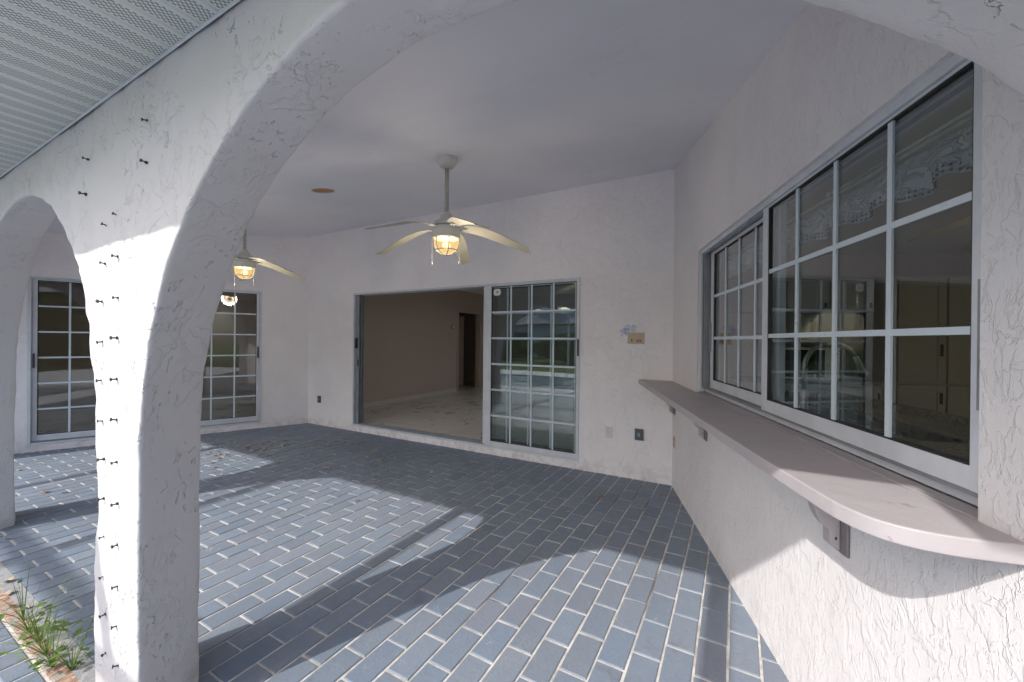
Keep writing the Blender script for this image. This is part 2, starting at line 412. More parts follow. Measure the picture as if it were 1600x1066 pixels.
# crumbling pebbled joint strip at the arcade line, and its smear of mortar
m, nt, out = M('crumbled_brick_strip'); P = pos(nt)
ci = mixc(nt, maprange(nt, noise_(nt, mapv(nt, P, (1, .2, 1)), 90, 2), .4, .6), (.52, .36, .27), (.25, .15, .11))
bsdf(nt, out, mixc(nt, maprange(nt, noise_(nt, P, 12, 3), .5, .62), ci, (.35, .33, .29)), .9, bump=math_(nt, 'MULTIPLY', noise_(nt, mapv(nt, P, (1, .3, 1)), 80, 3), .012))
mb = MB(); mb.box((-9, .5475, -.05), (1.2, .598, -.001)); mb.build('joint_strip', m, kind='structure')
m, nt, out = M('smeared_mortar'); P = pos(nt)
bsdf(nt, out, mixc(nt, maprange(nt, noise_(nt, P, 14, 4, .7), .4, .65), (.34, .34, .33), (.24, .25, .27)), .9, bump=math_(nt, 'MULTIPLY', noise_(nt, P, 60, 4), .004))
mb = MB(); mb.box((-9, .5985, -.05), (1.2, .664, .001)); mb.build('mortar_band', m, kind='structure')

# ground, deck, pool and lawn beyond
mb = MB(); mb.add([(-90,-90,-.16),(90,-90,-.16),(90,90,-.16),(-90,90,-.16)], [(0,1,2,3)]); mb.build('ground', MT['lawn'], kind='structure')
mb = MB(); mb.box((-16, -2.75, -.15), (9, -1.62, -.03)); mb.box((-16, -8.6, -.15), (-12, -2.751, -.03)); mb.box((1, -8.6, -.15), (9, -2.751, -.03)); mb.box((-11.99, -8.6, -.15), (.99, -6.6, -.03))
mb.build('pool_deck', MT['deck'], kind='structure')
m, nt, out = M('pool_water'); P = pos(nt)
bsdf(nt, out, (.16, .27, .32), .03, bump=math_(nt, 'MULTIPLY', noise_(nt, P, 2.2, 2), .10))
mb = MB(); mb.add([(-12.1,-6.7,-.09),(1.1,-6.7,-.09),(1.1,-2.7,-.09),(-12.1,-2.7,-.09)], [(0,1,2,3)]); mb.build('pool_water', m, kind='structure')

# ------------------------------------------------------------------ walls
def wall_grid(name, mat, o, d, n, length, z0, z1, th, holes, top=None, s0=0., parent=None, step=None, origin=None):
    xs = sorted(set([s0, length] + [h[0] for h in holes] + [h[1] for h in holes]))
    zs = sorted(set([z0, z1] + [h[2] for h in holes] + [h[3] for h in holes]))
    def hole(i, k):
        cx = (xs[i] + xs[i+1]) / 2; cz = (zs[k] + zs[k+1]) / 2
        return any(h[0] < cx < h[1] and h[2] < cz < h[3] for h in holes)
    bm = bmesh.new(); V = {}
    def vert(i, k, t):
        key = (i, k, t)
        if key not in V:
            p = o + d * xs[i] - n * (th * t); z = zs[k]
            if k == len(zs) - 1 and top: z = top(o + d * xs[i] - n * (th * t))
            V[key] = bm.verts.new((p.x, p.y, z))
        return V[key]
    nx, nz = len(xs) - 1, len(zs) - 1
    for i in range(nx):
        for k in range(nz):
            if hole(i, k): continue
            bm.faces.new([vert(i,k,0), vert(i+1,k,0), vert(i+1,k+1,0), vert(i,k+1,0)])
            bm.faces.new([vert(i,k,1), vert(i,k+1,1), vert(i+1,k+1,1), vert(i+1,k,1)])
            for di, dk, a, b in ((-1,0,(i,k),(i,k+1)), (1,0,(i+1,k),(i+1,k+1)), (0,-1,(i,k),(i+1,k)), (0,1,(i,k+1),(i+1,k+1))):
                ii, kk = i + di, k + dk
                if ii < 0 or ii >= nx or kk < 0 or kk >= nz or hole(ii, kk):
                    bm.faces.new([vert(*a,0), vert(*b,0), vert(*b,1), vert(*a,1)])
    bmesh.ops.recalc_face_normals(bm, faces=bm.faces)
    og = Vector(origin) if origin is not None else o + d * ((s0 + length) / 2)
    bmesh.ops.translate(bm, verts=bm.verts, vec=-og)
    me = bpy.data.meshes.new(name); bm.to_mesh(me); bm.free(); me.materials.append(mat)
    ob = bpy.data.objects.new(name, me); C.objects.link(ob); ob.location = og
    return ob
up = lambda p: ceil_z(p.y) + .06
w = wall_grid('stucco_wall', MT['stucco_wall'], Vector((-6.6, YD, 0)), PX, NY, 6.35, -.1, 3.3, .2, [(6.6 - 5.27, 6.6 - 1.535, .090, 2.163)], top=up)
tag(w, 'white stucco back wall holding the wide open sliding glass door', 'wall')
w = wall_grid('stucco_wall', MT['stucco_wall'], C1, dW, nW, 4.3, -.1, 3.3, .2, [(.690, 3.155, .09, 2.19)], top=up)
tag(w, 'white stucco side wall at far left, behind the arches, holding a closed gridded slider', 'wall')
w = wall_grid('stucco_wall', MT['stucco_right'], C2, dR, nR, 3.95, -.1, 3.3, .17, [(.885, 3.195, 1.045, 2.168)], top=up)
tag(w, 'stucco kitchen wall on the right with the pass-through window and pink bar shelf', 'wall')

# arcade wall -------------------------------------------------------
ARCH = [(-6.4988, 1.2175, 1.245), (-3.6213, 1.2162, 1.245), (-.661, 1.304, 1.27)]   # centre, half width, rise above z=1
bm = bmesh.new(); out_pts = [(-8.6, -.06)]
for cx, a, b in ARCH:
    fl = .012
    out_pts.append((cx - a + fl, -.06)); out_pts.append((cx - a, .35))
    for k in range(0, 49):
        t = math.pi * (1 - k / 48)
        out_pts.append((cx + a * math.cos(t), 1.0 + b * math.sin(t)))
    out_pts.append((cx + a, .35)); out_pts.append((cx + a - fl, -.06))
out_pts += [(1.0, -.06), (1.0, 2.74), (-8.6, 2.74)]
vs = [bm.verts.new((x, YF, z)) for x, z in out_pts]
f = bm.faces.new(vs)
r = bmesh.ops.extrude_face_region(bm, geom=[f])
bmesh.ops.translate(bm, verts=[v for v in r['geom'] if isinstance(v, bmesh.types.BMVert)], vec=(0, YB - YF, 0))
bmesh.ops.recalc_face_normals(bm, faces=bm.faces)
ed = [e for e in bm.edges if abs(e.verts[0].co.y - e.verts[1].co.y) < 1e-4 and max(e.verts[0].co.z, e.verts[1].co.z) < 2.6 and min(e.verts[0].co.z, e.verts[1].co.z) > -.07 and abs(e.verts[0].co.z - e.verts[1].co.z) > 1e-5 or (abs(e.verts[0].co.y - e.verts[1].co.y) < 1e-4 and e.verts[0].co.z > 2.1 and e.verts[0].co.z < 2.6)]
bmesh.ops.bevel(bm, geom=ed, offset=.012, segments=3, profile=.5, affect='EDGES')
def cut(co, no):
    bmesh.ops.bisect_plane(bm, geom=list(bm.verts) + list(bm.edges) + list(bm.faces), dist=1e-6, plane_co=co, plane_no=no)
z = 0.0
while z < 2.45: cut((0, 0, z + .0007), (0, 0, 1)); z += .035
x = -8.0
while x < .7:
    cut((x, 0, 0), (1, 0, 0)); x += (.035 if x > -5.2 else .08)
for k in range(1, 6): cut((0, YF + (YB - YF) * k / 6, 0), (0, 1, 0))
bmesh.ops.remove_doubles(bm, verts=bm.verts, dist=1e-5)
bm.normal_update()
for v in bm.verts:
    p = v.co
    n1 = noise.noise(p * 2.3) * .006 + noise.noise(p * 9.0 + Vector((5, 1, 2))) * .0045 + noise.noise(p * 24) * .0030
    v.co = p + v.normal * n1
def lerp(tab, x):
    for (a, b), (c, d) in zip(tab[:-1], tab[1:]):
        if x <= c: return b + (d - b) * (x - a) / (c - a)
    return x
FT = [(-9, -8.9), (-7.72, -7.65), (-5.28, -5.18), (-4.8375, -4.775), (-3.9, -3.72), (-3.43, -3.25), (-2.405, -2.278), (-1.9635, -1.859), (-.66, -.62), (.643, .62), (1.1, 1.1)]
BT = [(-9, -9), (-5.28, -5.18), (-4.8375, -4.82), (-3.62, -3.60), (-2.405, -2.25), (-1.9635, -1.9635), (1.1, 1.1)]
for v in bm.verts:                                                  # piers are not quite square in plan
    x, y, z = v.co; t = (y - YF) / (YB - YF)
    zf = z if z < 1.45 else 1.45 + (z - 1.45) * .947
    v.co = (lerp(FT, x) * (1 - t) + lerp(BT, x) * t, YF2 + (YB - YF2) * t, zf * (1 - t) + z * t)
for f in bm.faces: f.smooth = True
og = Vector((-2.06, (YF2 + YB) / 2, 0)); bmesh.ops.translate(bm, verts=bm.verts, vec=-og)
me = bpy.data.meshes.new('arcade_wall'); bm.to_mesh(me); bm.free(); me.materials.append(MT['stucco_arcade'])
o = bpy.data.objects.new('arcade_wall', me); C.objects.link(o); o.location = og
tag(o, 'rough white stucco arcade of arches on square piers framing the patio', 'arcade')

# ceiling with round hole, roof, fascia, soffit -------------------------
bm = bmesh.new()
HC = (-3.569, 2.556); HR = .105
outer = [(-8.9, .72), (1.0, .72), (1.0, 4.45), (-8.9, 4.45)]
def cz(x, y): return bm.verts.new((x, y, ceil_z(y)))
ov = [cz(*p) for p in outer]; iv = [cz(HC[0] + HR * math.cos(2*math.pi*k/40), HC[1] + HR * math.sin(2*math.pi*k/40)) for k in range(40)]
eds = [bm.edges.new((ov[i], ov[(i+1) % 4])) for i in range(4)] + [bm.edges.new((iv[i], iv[(i+1) % 40])) for i in range(40)]
bmesh.ops.triangle_fill(bm, edges=eds, use_beauty=True)
rim = [bm.verts.new(v.co + Vector((0, 0, .035))) for v in iv]
for i in range(40): bm.faces.new([iv[i], iv[(i+1) % 40], rim[(i+1) % 40], rim[i]])
me = bpy.data.meshes.new('patio_ceiling'); bm.to_mesh(me); bm.free(); me.materials.append(MT['ceiling'])
o = bpy.data.objects.new('patio_ceiling', me); C.objects.link(o); tag(o, 'smooth pale sloping ceiling over the patio with a round hole', 'ceiling'); o['kind'] = 'structure'
mb = MB(); pr = [(HC[0] + (HR - .004) * math.cos(2*math.pi*k/40), HC[1] + (HR - .004) * math.sin(2*math.pi*k/40)) for k in range(40)]
b0 = [(x, y, ceil_z(y) + .006) for x, y in pr]; b1 = [(x, y, ceil_z(y) + .02) for x, y in pr]
mb.add(b0 + b1, [tuple(range(40)), tuple(range(40, 80))] + [(i, (i+1) % 40, 40 + (i+1) % 40, 40 + i) for i in range(40)])
tag(mb.build('light_opening', MT['ply'], origin=(HC[0], HC[1], ceil_z(HC[1]) + .006)), 'round orange plywood disc filling the light hole in the ceiling', 'ceiling hole')
def rz(y): return ceil_z(y) + .16
mb = MB(); mb.box((-16, -.070, SZ - .005), (-.1301, -.035, 2.68)); mb.box((-.13, -.42, SZ - .005), (8, -.036, 2.681)); tag(mb.build('fascia', MT['white_metal']), 'white fascia board along the eave edge, with an added sun-blocking box at its right end', 'fascia')  # deeper right-hand box is added, out of view, to shade the kitchen wall
# soffit planks: v-grooves every 10.5 cm
mb = MB(); p = .0999; k = math.ceil((-12 + 18.994) / p); x = -18.994 + k * p; xs = []
while x < 6: xs.append(x); x += p
for x in xs:
    prof = [(x, SZ + .0005), (x + .006, SZ + .009), (x + .012, SZ + .0005), (x + p, SZ + .0005)]
    for a, b in zip(prof[:-1], prof[1:]):
        mb.add([(a[0], -.034, a[1]), (b[0], -.034, b[1]), (b[0], YF2 - .004, b[1]), (a[0], YF2 - .004, a[1])], [(0,1,2,3)])
sf = mb.build('eave_soffit', MT['soffit']); tag(sf, 'pale perforated vinyl soffit planks under the eave at upper left', 'soffit')
mb = MB(); mb.box((-12, YF2 - .014, SZ - .007), (1.5, YF2 - .008, SZ - .0005))
mb.build('soffit_trim', MT['white_metal'], parent=sf)

# ------------------------------------------------------------------ sliding units
def wnd(fr): return MB(fr)
def slab_grid(name, mat, fr, u0, u1, v0, v1, zf, th, holes, kind='structure'):
    us = sorted(set([u0, u1] + [h[0] for h in holes] + [h[1] for h in holes])); vs_ = sorted(set([v0, v1] + [h[2] for h in holes] + [h[3] for h in holes]))
    s = MB(fr); nu, nv = len(us) - 1, len(vs_) - 1
    def hole(i, k):
        if i < 0 or k < 0 or i >= nu or k >= nv: return True
        cu, cv = (us[i] + us[i+1]) / 2, (vs_[k] + vs_[k+1]) / 2
        return any(h[0] < cu < h[1] and h[2] < cv < h[3] for h in holes)
    def q(u, v, t): p = s.P((u, v, 0)); return (u, v, zf(p) + t)
    for i in range(nu):
        for k in range(nv):
            if hole(i, k): continue
            a, b, c, d = (us[i], vs_[k]), (us[i+1], vs_[k]), (us[i+1], vs_[k+1]), (us[i], vs_[k+1])
            s.add([q(*x, 0) for x in (a, b, c, d)] + [q(*x, th) for x in (a, b, c, d)], [(0,1,2,3), (4,5,6,7)])
            for (di, dk, e, f_) in ((0,-1,a,b), (1,0,b,c), (0,1,c,d), (-1,0,d,a)):
                if hole(i + di, k + dk): s.add([q(*e, 0), q(*f_, 0), q(*f_, th), q(*e, th)], [(0,1,2,3)])
    return s.build(name, mat, kind=kind)
def panel(parent, fr, name, x0, x1, z0, z1, y, cols, rows, st=(.055, .055), rb=.06, rt=.035, d=.028, lbl=None):
    """one sliding sash in wall coordinates; y = distance in front of the wall face of its front"""
    p = wnd(fr)
    p.box((x0, y - d, z0), (x0 + st[0], y, z1)); p.box((x1 - st[1], y - d, z0), (x1, y, z1))
    e = .0015
    p.box((x0 + st[0], y - d + e, z0), (x1 - st[1], y - e, z0 + rb)); p.box((x0 + st[0], y - d + e, z1 - rt), (x1 - st[1], y - e, z1))
    po = p.build(name, MT['white_metal'], parent=parent, bevel=.002)
    if lbl: po['label'] = lbl
    gx0, gx1, gz0, gz1 = x0 + st[0], x1 - st[1], z0 + rb, z1 - rt
    g = wnd(fr); ym = y - d * .5
    g.box((gx0 - .004, ym - .0025, gz0 - .004), (gx1 + .004, ym + .0025, gz1 + .004)); g.build('glass_pane', MT['glass'], parent=po)
    r = wnd(fr); e = .003
    for a, b in (((gx0, gz0), (gx0 + .006, gz1)), ((gx1 - .006, gz0), (gx1, gz1)), ((gx0 + .006, gz0), (gx1 - .006, gz0 + .006)), ((gx0 + .006, gz1 - .006), (gx1 - .006, gz1))):
        r.box((a[0], y - d + .003, a[1]), (b[0], y - .004, b[1]))
    r.build('rubber_gasket', MT['rubber'], parent=po)
    q = wnd(fr); mw = .010
    zt, zb = gz1 - .006, gz0 + .006
    for i in range(1, cols):
        x = gx0 + (gx1 - gx0) * i / cols
        q.box((x - mw, ym + .0035, zb), (x + mw, ym + .0105, zt))
    for k in range(1, rows):
        zz = gz0 + (gz1 - gz0) * k / rows
        q.box((gx0 + .006, ym + .0030, zz - mw), (gx1 - .006, ym + .0100, zz + mw))
    q.build('grille', MT['grille'], parent=po)
    return po

# main slider: x measured from X=0, plane Y=YD, n=-Y
frD = (Vector((0, YD, 0)), PX, NY)
sd = empty('sliding_door', (-3.40, YD, .09), 'wide white sliding glass door, left two thirds open, gridded panel at its right end', 'sliding door')
f = wnd(frD); f.ring_frame(-5.272, -1.533, .088, 2.166, .030, .022, .026, -.17, .012)
f.build('door_frame', MT['white_metal'], parent=sd, bevel=.003)
f = wnd(frD)
for yy in (-.030, -.075, -.12):
    f.box((-5.242, yy - .020, .110), (-5.180, yy - .0, 2.140))
f.build('track_jamb', MT['track'], parent=sd)
f = wnd(frD)
for yy in (-.012, -.055, -.10, -.145): f.box((-5.180, yy - .006, .110), (-1.563, yy, .122))
f.build('floor_track', MT['track'], parent=sd)
p1 = panel(sd, frD, 'door_panel', -2.800, -1.563, .112, 2.142, -.004, 4, 6, st=(.088, .012), rb=.058, rt=.014)
p2 = panel(sd, frD, 'door_panel', -2.86, -1.563, .112, 2.142, -.052, 4, 6, st=(.06, .05), rb=.058, rt=.03)
p3 = panel(sd, frD, 'door_panel', -2.83, -1.563, .112, 2.142, -.100, 4, 6, st=(.06, .05), rb=.058, rt=.03)
h = wnd(frD); h.box((-1.552, .012, 1.28), (-1.538, .034, 1.47)); h.build('handle', MT['dark'], parent=p1, bevel=.003)
h = wnd(frD); h.box((-5.226, -.028, 1.30), (-5.206, .004, 1.46)); h.box((-5.20, -.05, 1.02), (-5.185, -.02, 1.12)); h.build('lock_strike', MT['dark'], parent=sd, bevel=.002)
# security sticker inside top-left pane
s = wnd(frD); cx, cz_ = -2.632, 2.055; pts = []
for k in range(24):
    t = 2 * math.pi * k / 24; pts.append((cx + .052 * math.copysign(abs(math.cos(t)) ** .6, math.cos(t)), cz_ + .042 * math.copysign(abs(math.sin(t)) ** .6, math.sin(t))))
s.add([(a, -.0125, b) for a, b in pts], [tuple(range(24))])
st_ = s.build('sticker', MT['outlet_white'], parent=p1)
s = wnd(frD); s.add([(cx - .022, -.0118, cz_ + .016), (cx + .022, -.0118, cz_ + .016), (cx + .014, -.0118, cz_ - .012), (cx, -.0118, cz_ - .022), (cx - .014, -.0118, cz_ - .012)], [(0,1,2,3,4)])
s.build('sticker_emblem', plain('teal_ink', (.25, .42, .38), .5), parent=p1)

# left slider
frW = (C1, dW, nW)
sl = empty('sliding_door', C1 + dW * 1.92 + Vector((0, 0, .09)), 'closed white gridded glass slider in the left side wall, seen through the arches', 'sliding door')
f = wnd(frW); f.ring_frame(.687, 3.158, .088, 2.193, .030, .022, .026, -.12, .012); f.build('door_frame', MT['white_metal'], parent=sl, bevel=.003)
f = wnd(frW); f.box((.717, -.006, .110), (3.128, 0, .122)); f.build('floor_track', MT['track'], parent=sl)
a = panel(sl, frW, 'door_panel', .720, 1.955, .124, 2.166, -.004, 4, 6, st=(.035, .045), rb=.075, rt=.014)
b = panel(sl, frW, 'door_panel', 1.925, 3.127, .124, 2.166, -.040, 4, 6, st=(.045, .040), rb=.075, rt=.014)
h = wnd(frW); h.box((.727, -.003, 1.13), (.745, .022, 1.31)); h.build('handle', MT['dark'], parent=a, bevel=.003)
h = wnd(frW); h.box((3.098, -.004, 1.05), (3.114, .020, 1.23)); h.build('handle', MT['dark'], parent=b, bevel=.003)

# kitchen window
frK = (C2, dR, nR)
frV = (C2 - nR * .022, dR, nR)
kw = empty('kitchen_window', C2 + dR * 2.04 + Vector((0, 0, 1.06)), 'white gridded sliding pass-through window above the pink bar shelf', 'window')
f = wnd(frV); f.ring_frame(.8835, 3.1965, 1.0605, 2.1695, .022, .030, .030, -.13, -.034); f.box((.906, -.033, 2.1395), (3.174, .004, 2.1685)); f.box((.884, -.033, 1.062), (.9055, .004, 2.1685)); f.box((3.1745, -.033, 1.062), (3.196, .004, 2.1685))
f.build('window_frame', MT['white_metal'], parent=kw, bevel=.003)
f = wnd(frV); f.box((.886, -.033, 1.046), (3.194, .0205, 1.0575)); f.build('sill_ledge', MT['shelf'], parent=kw)
f = wnd(frV)
for zz in ((1.091, 1.103), (2.128, 2.139)):
    for yy in (-.012, -.045, -.082): f.box((.906, yy - .007, zz[0]), (3.174, yy, zz[1]))
f.build('window_track', MT['track'], parent=kw)
f = wnd(frV)
for x0 in (.906, .946): f.box((x0, -.11, 1.103), (x0 + .012, -.008, 2.128))
f.build('jamb_channel', MT['track'], parent=kw)
k1 = panel(kw, frV, 'window_sash', 1.995, 3.185, 1.104, 2.138, -.004, 4, 3, st=(.058, .045), rb=.058, rt=.010, d=.03)
k2 = panel(kw, frV, 'window_sash', .985, 2.085, 1.104, 2.138, -.046, 4, 3, st=(.060, .058), rb=.062, rt=.030, d=.03)
h = wnd(frV); h.box((3.176, -.004, 1.30), (3.186, .012, 1.60)); h.build('handle', MT['track'], parent=k1)
h = wnd(frV); h.box((1.0, -.045, 1.38), (1.012, -.030, 1.60)); h.build('handle', MT['track'], parent=k2)
f = wnd(frV)
for zz in (1.28, 1.42, 1.76, 1.98): f.lathe([(0, 0), (.006, 0), (.006, .004), (0, .004)], (.932, -.03, zz), 8)
f.build('frame_screw', MT['dark'], parent=kw)

# ------------------------------------------------------------------ bar shelf and brackets
SD, RR = .309, .15; SE = 3.39; zt, zb = 1.055, 1.013
def yds(n_): # s on the door wall plane for given distance from kitchen wall
    return -n_ * nR.y / dR.y if abs(dR.y) > 0 else 0
pts = [(yds(.001) + .004, .001), (yds(.318) + .004, .318), (2.73, .275), (3.08, .262), (3.165, .252), (3.215, .236), (3.250, .212), (3.274, .180), (3.290, .142), (3.301, .095), (3.312, .001)]
_c = pts[2:]; _o = []
for i in range(len(_c) - 1):
    p0, p1, p2, p3 = _c[max(i-1, 0)], _c[i], _c[i+1], _c[min(i+2, len(_c)-1)]
    for k in range(5):
        t = k / 5; _o.append(tuple(.5 * (2*p1[a] + (p2[a]-p0[a])*t + (2*p0[a]-5*p1[a]+4*p2[a]-p3[a])*t*t + (3*p1[a]-p0[a]-3*p2[a]+p3[a])*t**3) for a in (0, 1)))
pts = pts[:2] + [_c[0]] + [q for q in _o[5:]] + [_c[-1]]
n_ = len(pts); s = wnd(frK)
s.add([(a, b, zb) for a, b in pts] + [(a, b, zt) for a, b in pts], [tuple(range(n_)), tuple(range(n_, 2*n_))] + [(i, (i+1) % n_, n_ + (i+1) % n_, n_ + i) for i in range(n_)])
sh = s.build('bar_shelf', MT['shelf'], origin=C2 + dR * 1.6 + Vector((0, 0, zb)), bevel=.004)
tag(sh, 'long pinkish painted bar shelf with rounded near corner under the kitchen window', 'shelf')
def bracket(parent_s, nm='shelf_bracket'):
    root_o = C2 + dR * parent_s + Vector((0, 0, .72))
    e = empty(nm, root_o, 'x', 'bracket', 'brackets under the bar shelf')
    s = wnd(frK); s.box((parent_s - .030, .001, .735), (parent_s + .055, .011, 1.0115)); s.build('back_plate', MT['shelf'], parent=e, bevel=.004)
    prof = [(.0115, .742), (.043, .762), (.045, .812), (.059, .823), (.072, .838), (.083, .859), (.092, .883), (.098, .908), (.108, .95), (.130, 1.0115), (.0115, 1.0115)]
    n2 = len(prof)
    s.add([(parent_s - .022, a, b) for a, b in prof] + [(parent_s + .022, a, b) for a, b in prof], [tuple(range(n2)), tuple(range(n2, 2*n2))] + [(i, (i+1) % n2, n2 + (i+1) % n2, n2 + i) for i in range(n2)])
    s.build('corbel', MT['shelf'], parent=e, bevel=.004)
    s = wnd(frK); c0 = s.P((parent_s + .0225, .026, .785)); s2 = MB()
    t = []
    for k in range(10):
        an = 2 * math.pi * k / 10; t.append(c0 + nR * (.0035 * math.cos(an)) + Vector((0, 0, .006 * math.sin(an))) + dR * .0006)
    s2.add(t, [tuple(range(10))]); s2.build('screw_hole', MT['dark'], parent=e)
    return e
b0 = bracket(2.705); b0['label'] = 'nearest corbel bracket under the curved end of the bar shelf'
b1 = copy_tree(b0); b1.location = b0.location + dR * (1.125 - 2.705); b1['label'] = 'middle corbel bracket under the bar shelf, beyond the sunlit part'
b2 = copy_tree(b0); b2.location = b0.location + dR * (.085 - 2.705); b2['label'] = 'farthest corbel bracket, in the corner where the bar shelf meets the door wall'

# ------------------------------------------------------------------ ceiling fans
def make_fan(x, y, t0):
    zc = ceil_z(y); root = empty('ceiling_fan', (x, y, zc), 'x', 'ceiling fan', 'ceiling fans on the patio')
    c = (x, y, 0)
    MB().lathe([(0, zc + .02), (.082, zc + .01), (.084, zc - .012), (.078, zc - .04), (.055, zc - .072), (.030, zc - .082), (0, zc - .084)], c, 28).build('canopy', MT['cream'], parent=root, smooth=True)
    MB().tube([(x, y, zc - .08), (x, y, 2.455)], .0165, 14).build('downrod', MT['rod'], parent=root, smooth=True)
    mot = MB().lathe([(0, 2.470), (.034, 2.470), (.036, 2.452), (.050, 2.446), (.054, 2.420), (.070, 2.408), (.098, 2.392), (.108, 2.372), (.106, 2.362), (.085, 2.360), (.085, 2.352), (.104, 2.350), (.108, 2.330), (.108, 2.322), (.112, 2.318), (.112, 2.286), (.108, 2.280), (.113, 2.276), (.113, 2.262), (.104, 2.258), (0, 2.258)], c, 36).build('motor_housing', MT['cream'], parent=root, smooth=True)
    m_ = mot.modifiers.new('es', 'EDGE_SPLIT'); m_.split_angle = R(35)
    for k in range(5):
        a = t0 + k * 2 * math.pi / 5; u = Vector((math.cos(a), math.sin(a), 0)); v = Vector((-math.sin(a), math.cos(a), 0))
        fr = (Vector((x, y, 0)), u, v); s = MB(fr)
        def section(r):
            q = (r - .12) / .57
            zz = 2.352 + .010 * math.sin(math.pi * min(q * 1.6, 1)) - .155 * q ** 1.45
            wdt = .048 + .022 * math.sin(math.pi * min(1, q * 1.15))
            if q > .93: wdt *= .96
            pitch = math.tan(R(14)) * (1 - .2 * q)
            return zz, wdt, pitch
        rows = []; nseg = 14
        for i in range(nseg + 1):
            r = .135 + (.69 - .135) * i / nseg; zz, wd, pt = section(r)
            for j in range(5):
                w_ = -wd + 2 * wd * j / 4
                rr = r + (.018 * (j - 2) / 2 if i == nseg else 0)
                rows.append((rr, w_, zz - w_ * pt))
        nb = len(rows); vs = rows + [(p[0], p[1], p[2] - .0045) for p in rows]; fs = []
        for i in range(nseg):
            for j in range(4):
                a0 = i*5 + j; fs.append((a0, a0+1, a0+6, a0+5)); fs.append((nb+a0, nb+a0+5, nb+a0+6, nb+a0+1))
            for j in (0, 4): a0 = i*5 + j; fs.append((a0, a0+5, nb+a0+5, nb+a0))
        for i in (0, nseg):
            for j in range(4): a0 = i*5 + j; fs.append((a0, a0+1, nb+a0+1, nb+a0))
        s.add(vs, fs); bl = s.build('blade', MT['blade'], parent=root, smooth=True)
        m_ = bl.modifiers.new('es', 'EDGE_SPLIT'); m_.split_angle = R(40)
        s = MB(fr); s.box((.085, -.020, 2.338), (.165, .020, 2.346)); s.build('blade_arm', MT['cream'], parent=bl, bevel=.003)
    MB().lathe([(.097, 2.262), (.099, 2.240), (.094, 2.205), (.078, 2.172), (.052, 2.150), (.022, 2.140), (0, 2.138)], c, 32).build('globe', MT['globe'], parent=root, smooth=True)
    MB().lathe([(0, 2.245), (.014, 2.242), (.030, 2.225), (.034, 2.205), (.026, 2.186), (0, 2.178)], c, 16).build('bulb', MT['bulb'], parent=root, smooth=True)
    s = MB()
    for k in range(3):
        a = R(20) + k * math.pi / 3; pr = [(.103, 2.262), (.105, 2.236), (.099, 2.200), (.082, 2.166), (.054, 2.143), (.020, 2.133), (0, 2.132)]
        path = [(x + r_ * math.cos(a), y + r_ * math.sin(a), zz) for r_, zz in pr] + [(x - r_ * math.cos(a), y - r_ * math.sin(a), zz) for r_, zz in pr[::-1][1:]]
        s.tube(path, .0038, 6)
    ring = [(x + .085 * math.cos(2*math.pi*k/28), y + .085 * math.sin(2*math.pi*k/28), 2.168) for k in range(29)]; s.tube(ring, .0038, 6, False)
    s.build('cage', MT['rod'], parent=root, smooth=True)
    ld = bpy.data.lights.new('lamp', 'POINT'); ld.energy = 13; ld.shadow_soft_size = .13; ld.color = (1, .84, .68)
    lo = bpy.data.objects.new('lamp', ld); C.objects.link(lo); lo.parent = root; lo.location = (0, 0, 2.205 - zc)
    fwd = Vector((.874, .486, 0))
    for d_, ln in ((-.115, 2.045), (.105, 2.050)):
        px, py = x + fwd.x * d_, y + fwd.y * d_
        pc = MB().tube([(px, py, 2.33), (px, py, ln + .03)], .0018, 5).build('pull_chain', MT['rod'], parent=root)
        MB().lathe([(0, 0), (.005, -.004), (.006, -.016), (.004, -.03), (0, -.032)], (px, py, ln + .032), 8).build('pull_knob', MT['cream'], parent=pc, smooth=True)
    return root
f1 = make_fan(-2.04, 2.567, R(-32)); f1['label'] = 'nearer cream ceiling fan with lit caged globe, in the middle before the door wall'
f2 = make_fan(-4.99, 2.567, R(10)); f2['label'] = 'farther cream ceiling fan with lit globe, partly hidden by the arch pier'

# ------------------------------------------------------------------ wall fittings
def outlet(name, fr, x, z, w, h, d, mat, label, cat, face=None):
    e = empty(name, fr[0] + fr[1] * x + fr[2] * 0 + Vector((0, 0, z)), label, cat)
    s = MB(fr); s.box((x - w/2, .0005, z - h/2), (x + w/2, d, z + h/2)); s.build('cover_plate', mat, parent=e, bevel=.004)
    if face: face(e, fr, x, z, d)
    return e
def sockets(e, fr, x, z, d):
    for dz in (-.022, .022):
        s = MB(fr); s.box((x - .014, d - .001, z + dz - .012), (x + .014, d + .0015, z + dz + .012)); s.build('socket', MT['dark'], parent=e)
def lid(e, fr, x, z, d):
    s = MB(fr); s.box((x - .026, d - .001, z - .043), (x + .026, d + .006, z + .043)); s.build('lid', MT['outlet_dark'], parent=e, bevel=.003)
    s = MB(fr); s.box((x - .014, d + .005, z - .02), (x + .014, d + .009, z + .02)); s.build('lid_catch', MT['track'], parent=e, bevel=.002)
def toggle(e, fr, x, z, d):
    s = MB(fr); s.box((x - .006, d - .001, z - .014), (x + .006, d + .008, z + .014)); s.build('toggle', MT['outlet_white'], parent=e)
outlet('outlet', frD, -.870, .478, .088, .118, .02, MT['outlet_dark'], 'dark grey covered outlet on the door wall near the kitchen corner', 'outlet', lid)
outlet('outlet', frD, -6.085, .432, .075, .115, .02, MT['outlet_dark'], 'dark outlet low on the door wall left of the sliding door', 'outlet', lid)
outlet('wall_plate', frD, -1.190, .463, .075, .118, .007, MT['outlet_white'], 'white switch plate low on the wall right of the sliding door', 'switch plate', toggle)
outlet('outlet', frK, .11, .467, .072, .115, .008, MT['outlet_tan'], 'tan uncovered outlet on the kitchen wall below the shelf corner', 'outlet', sockets)
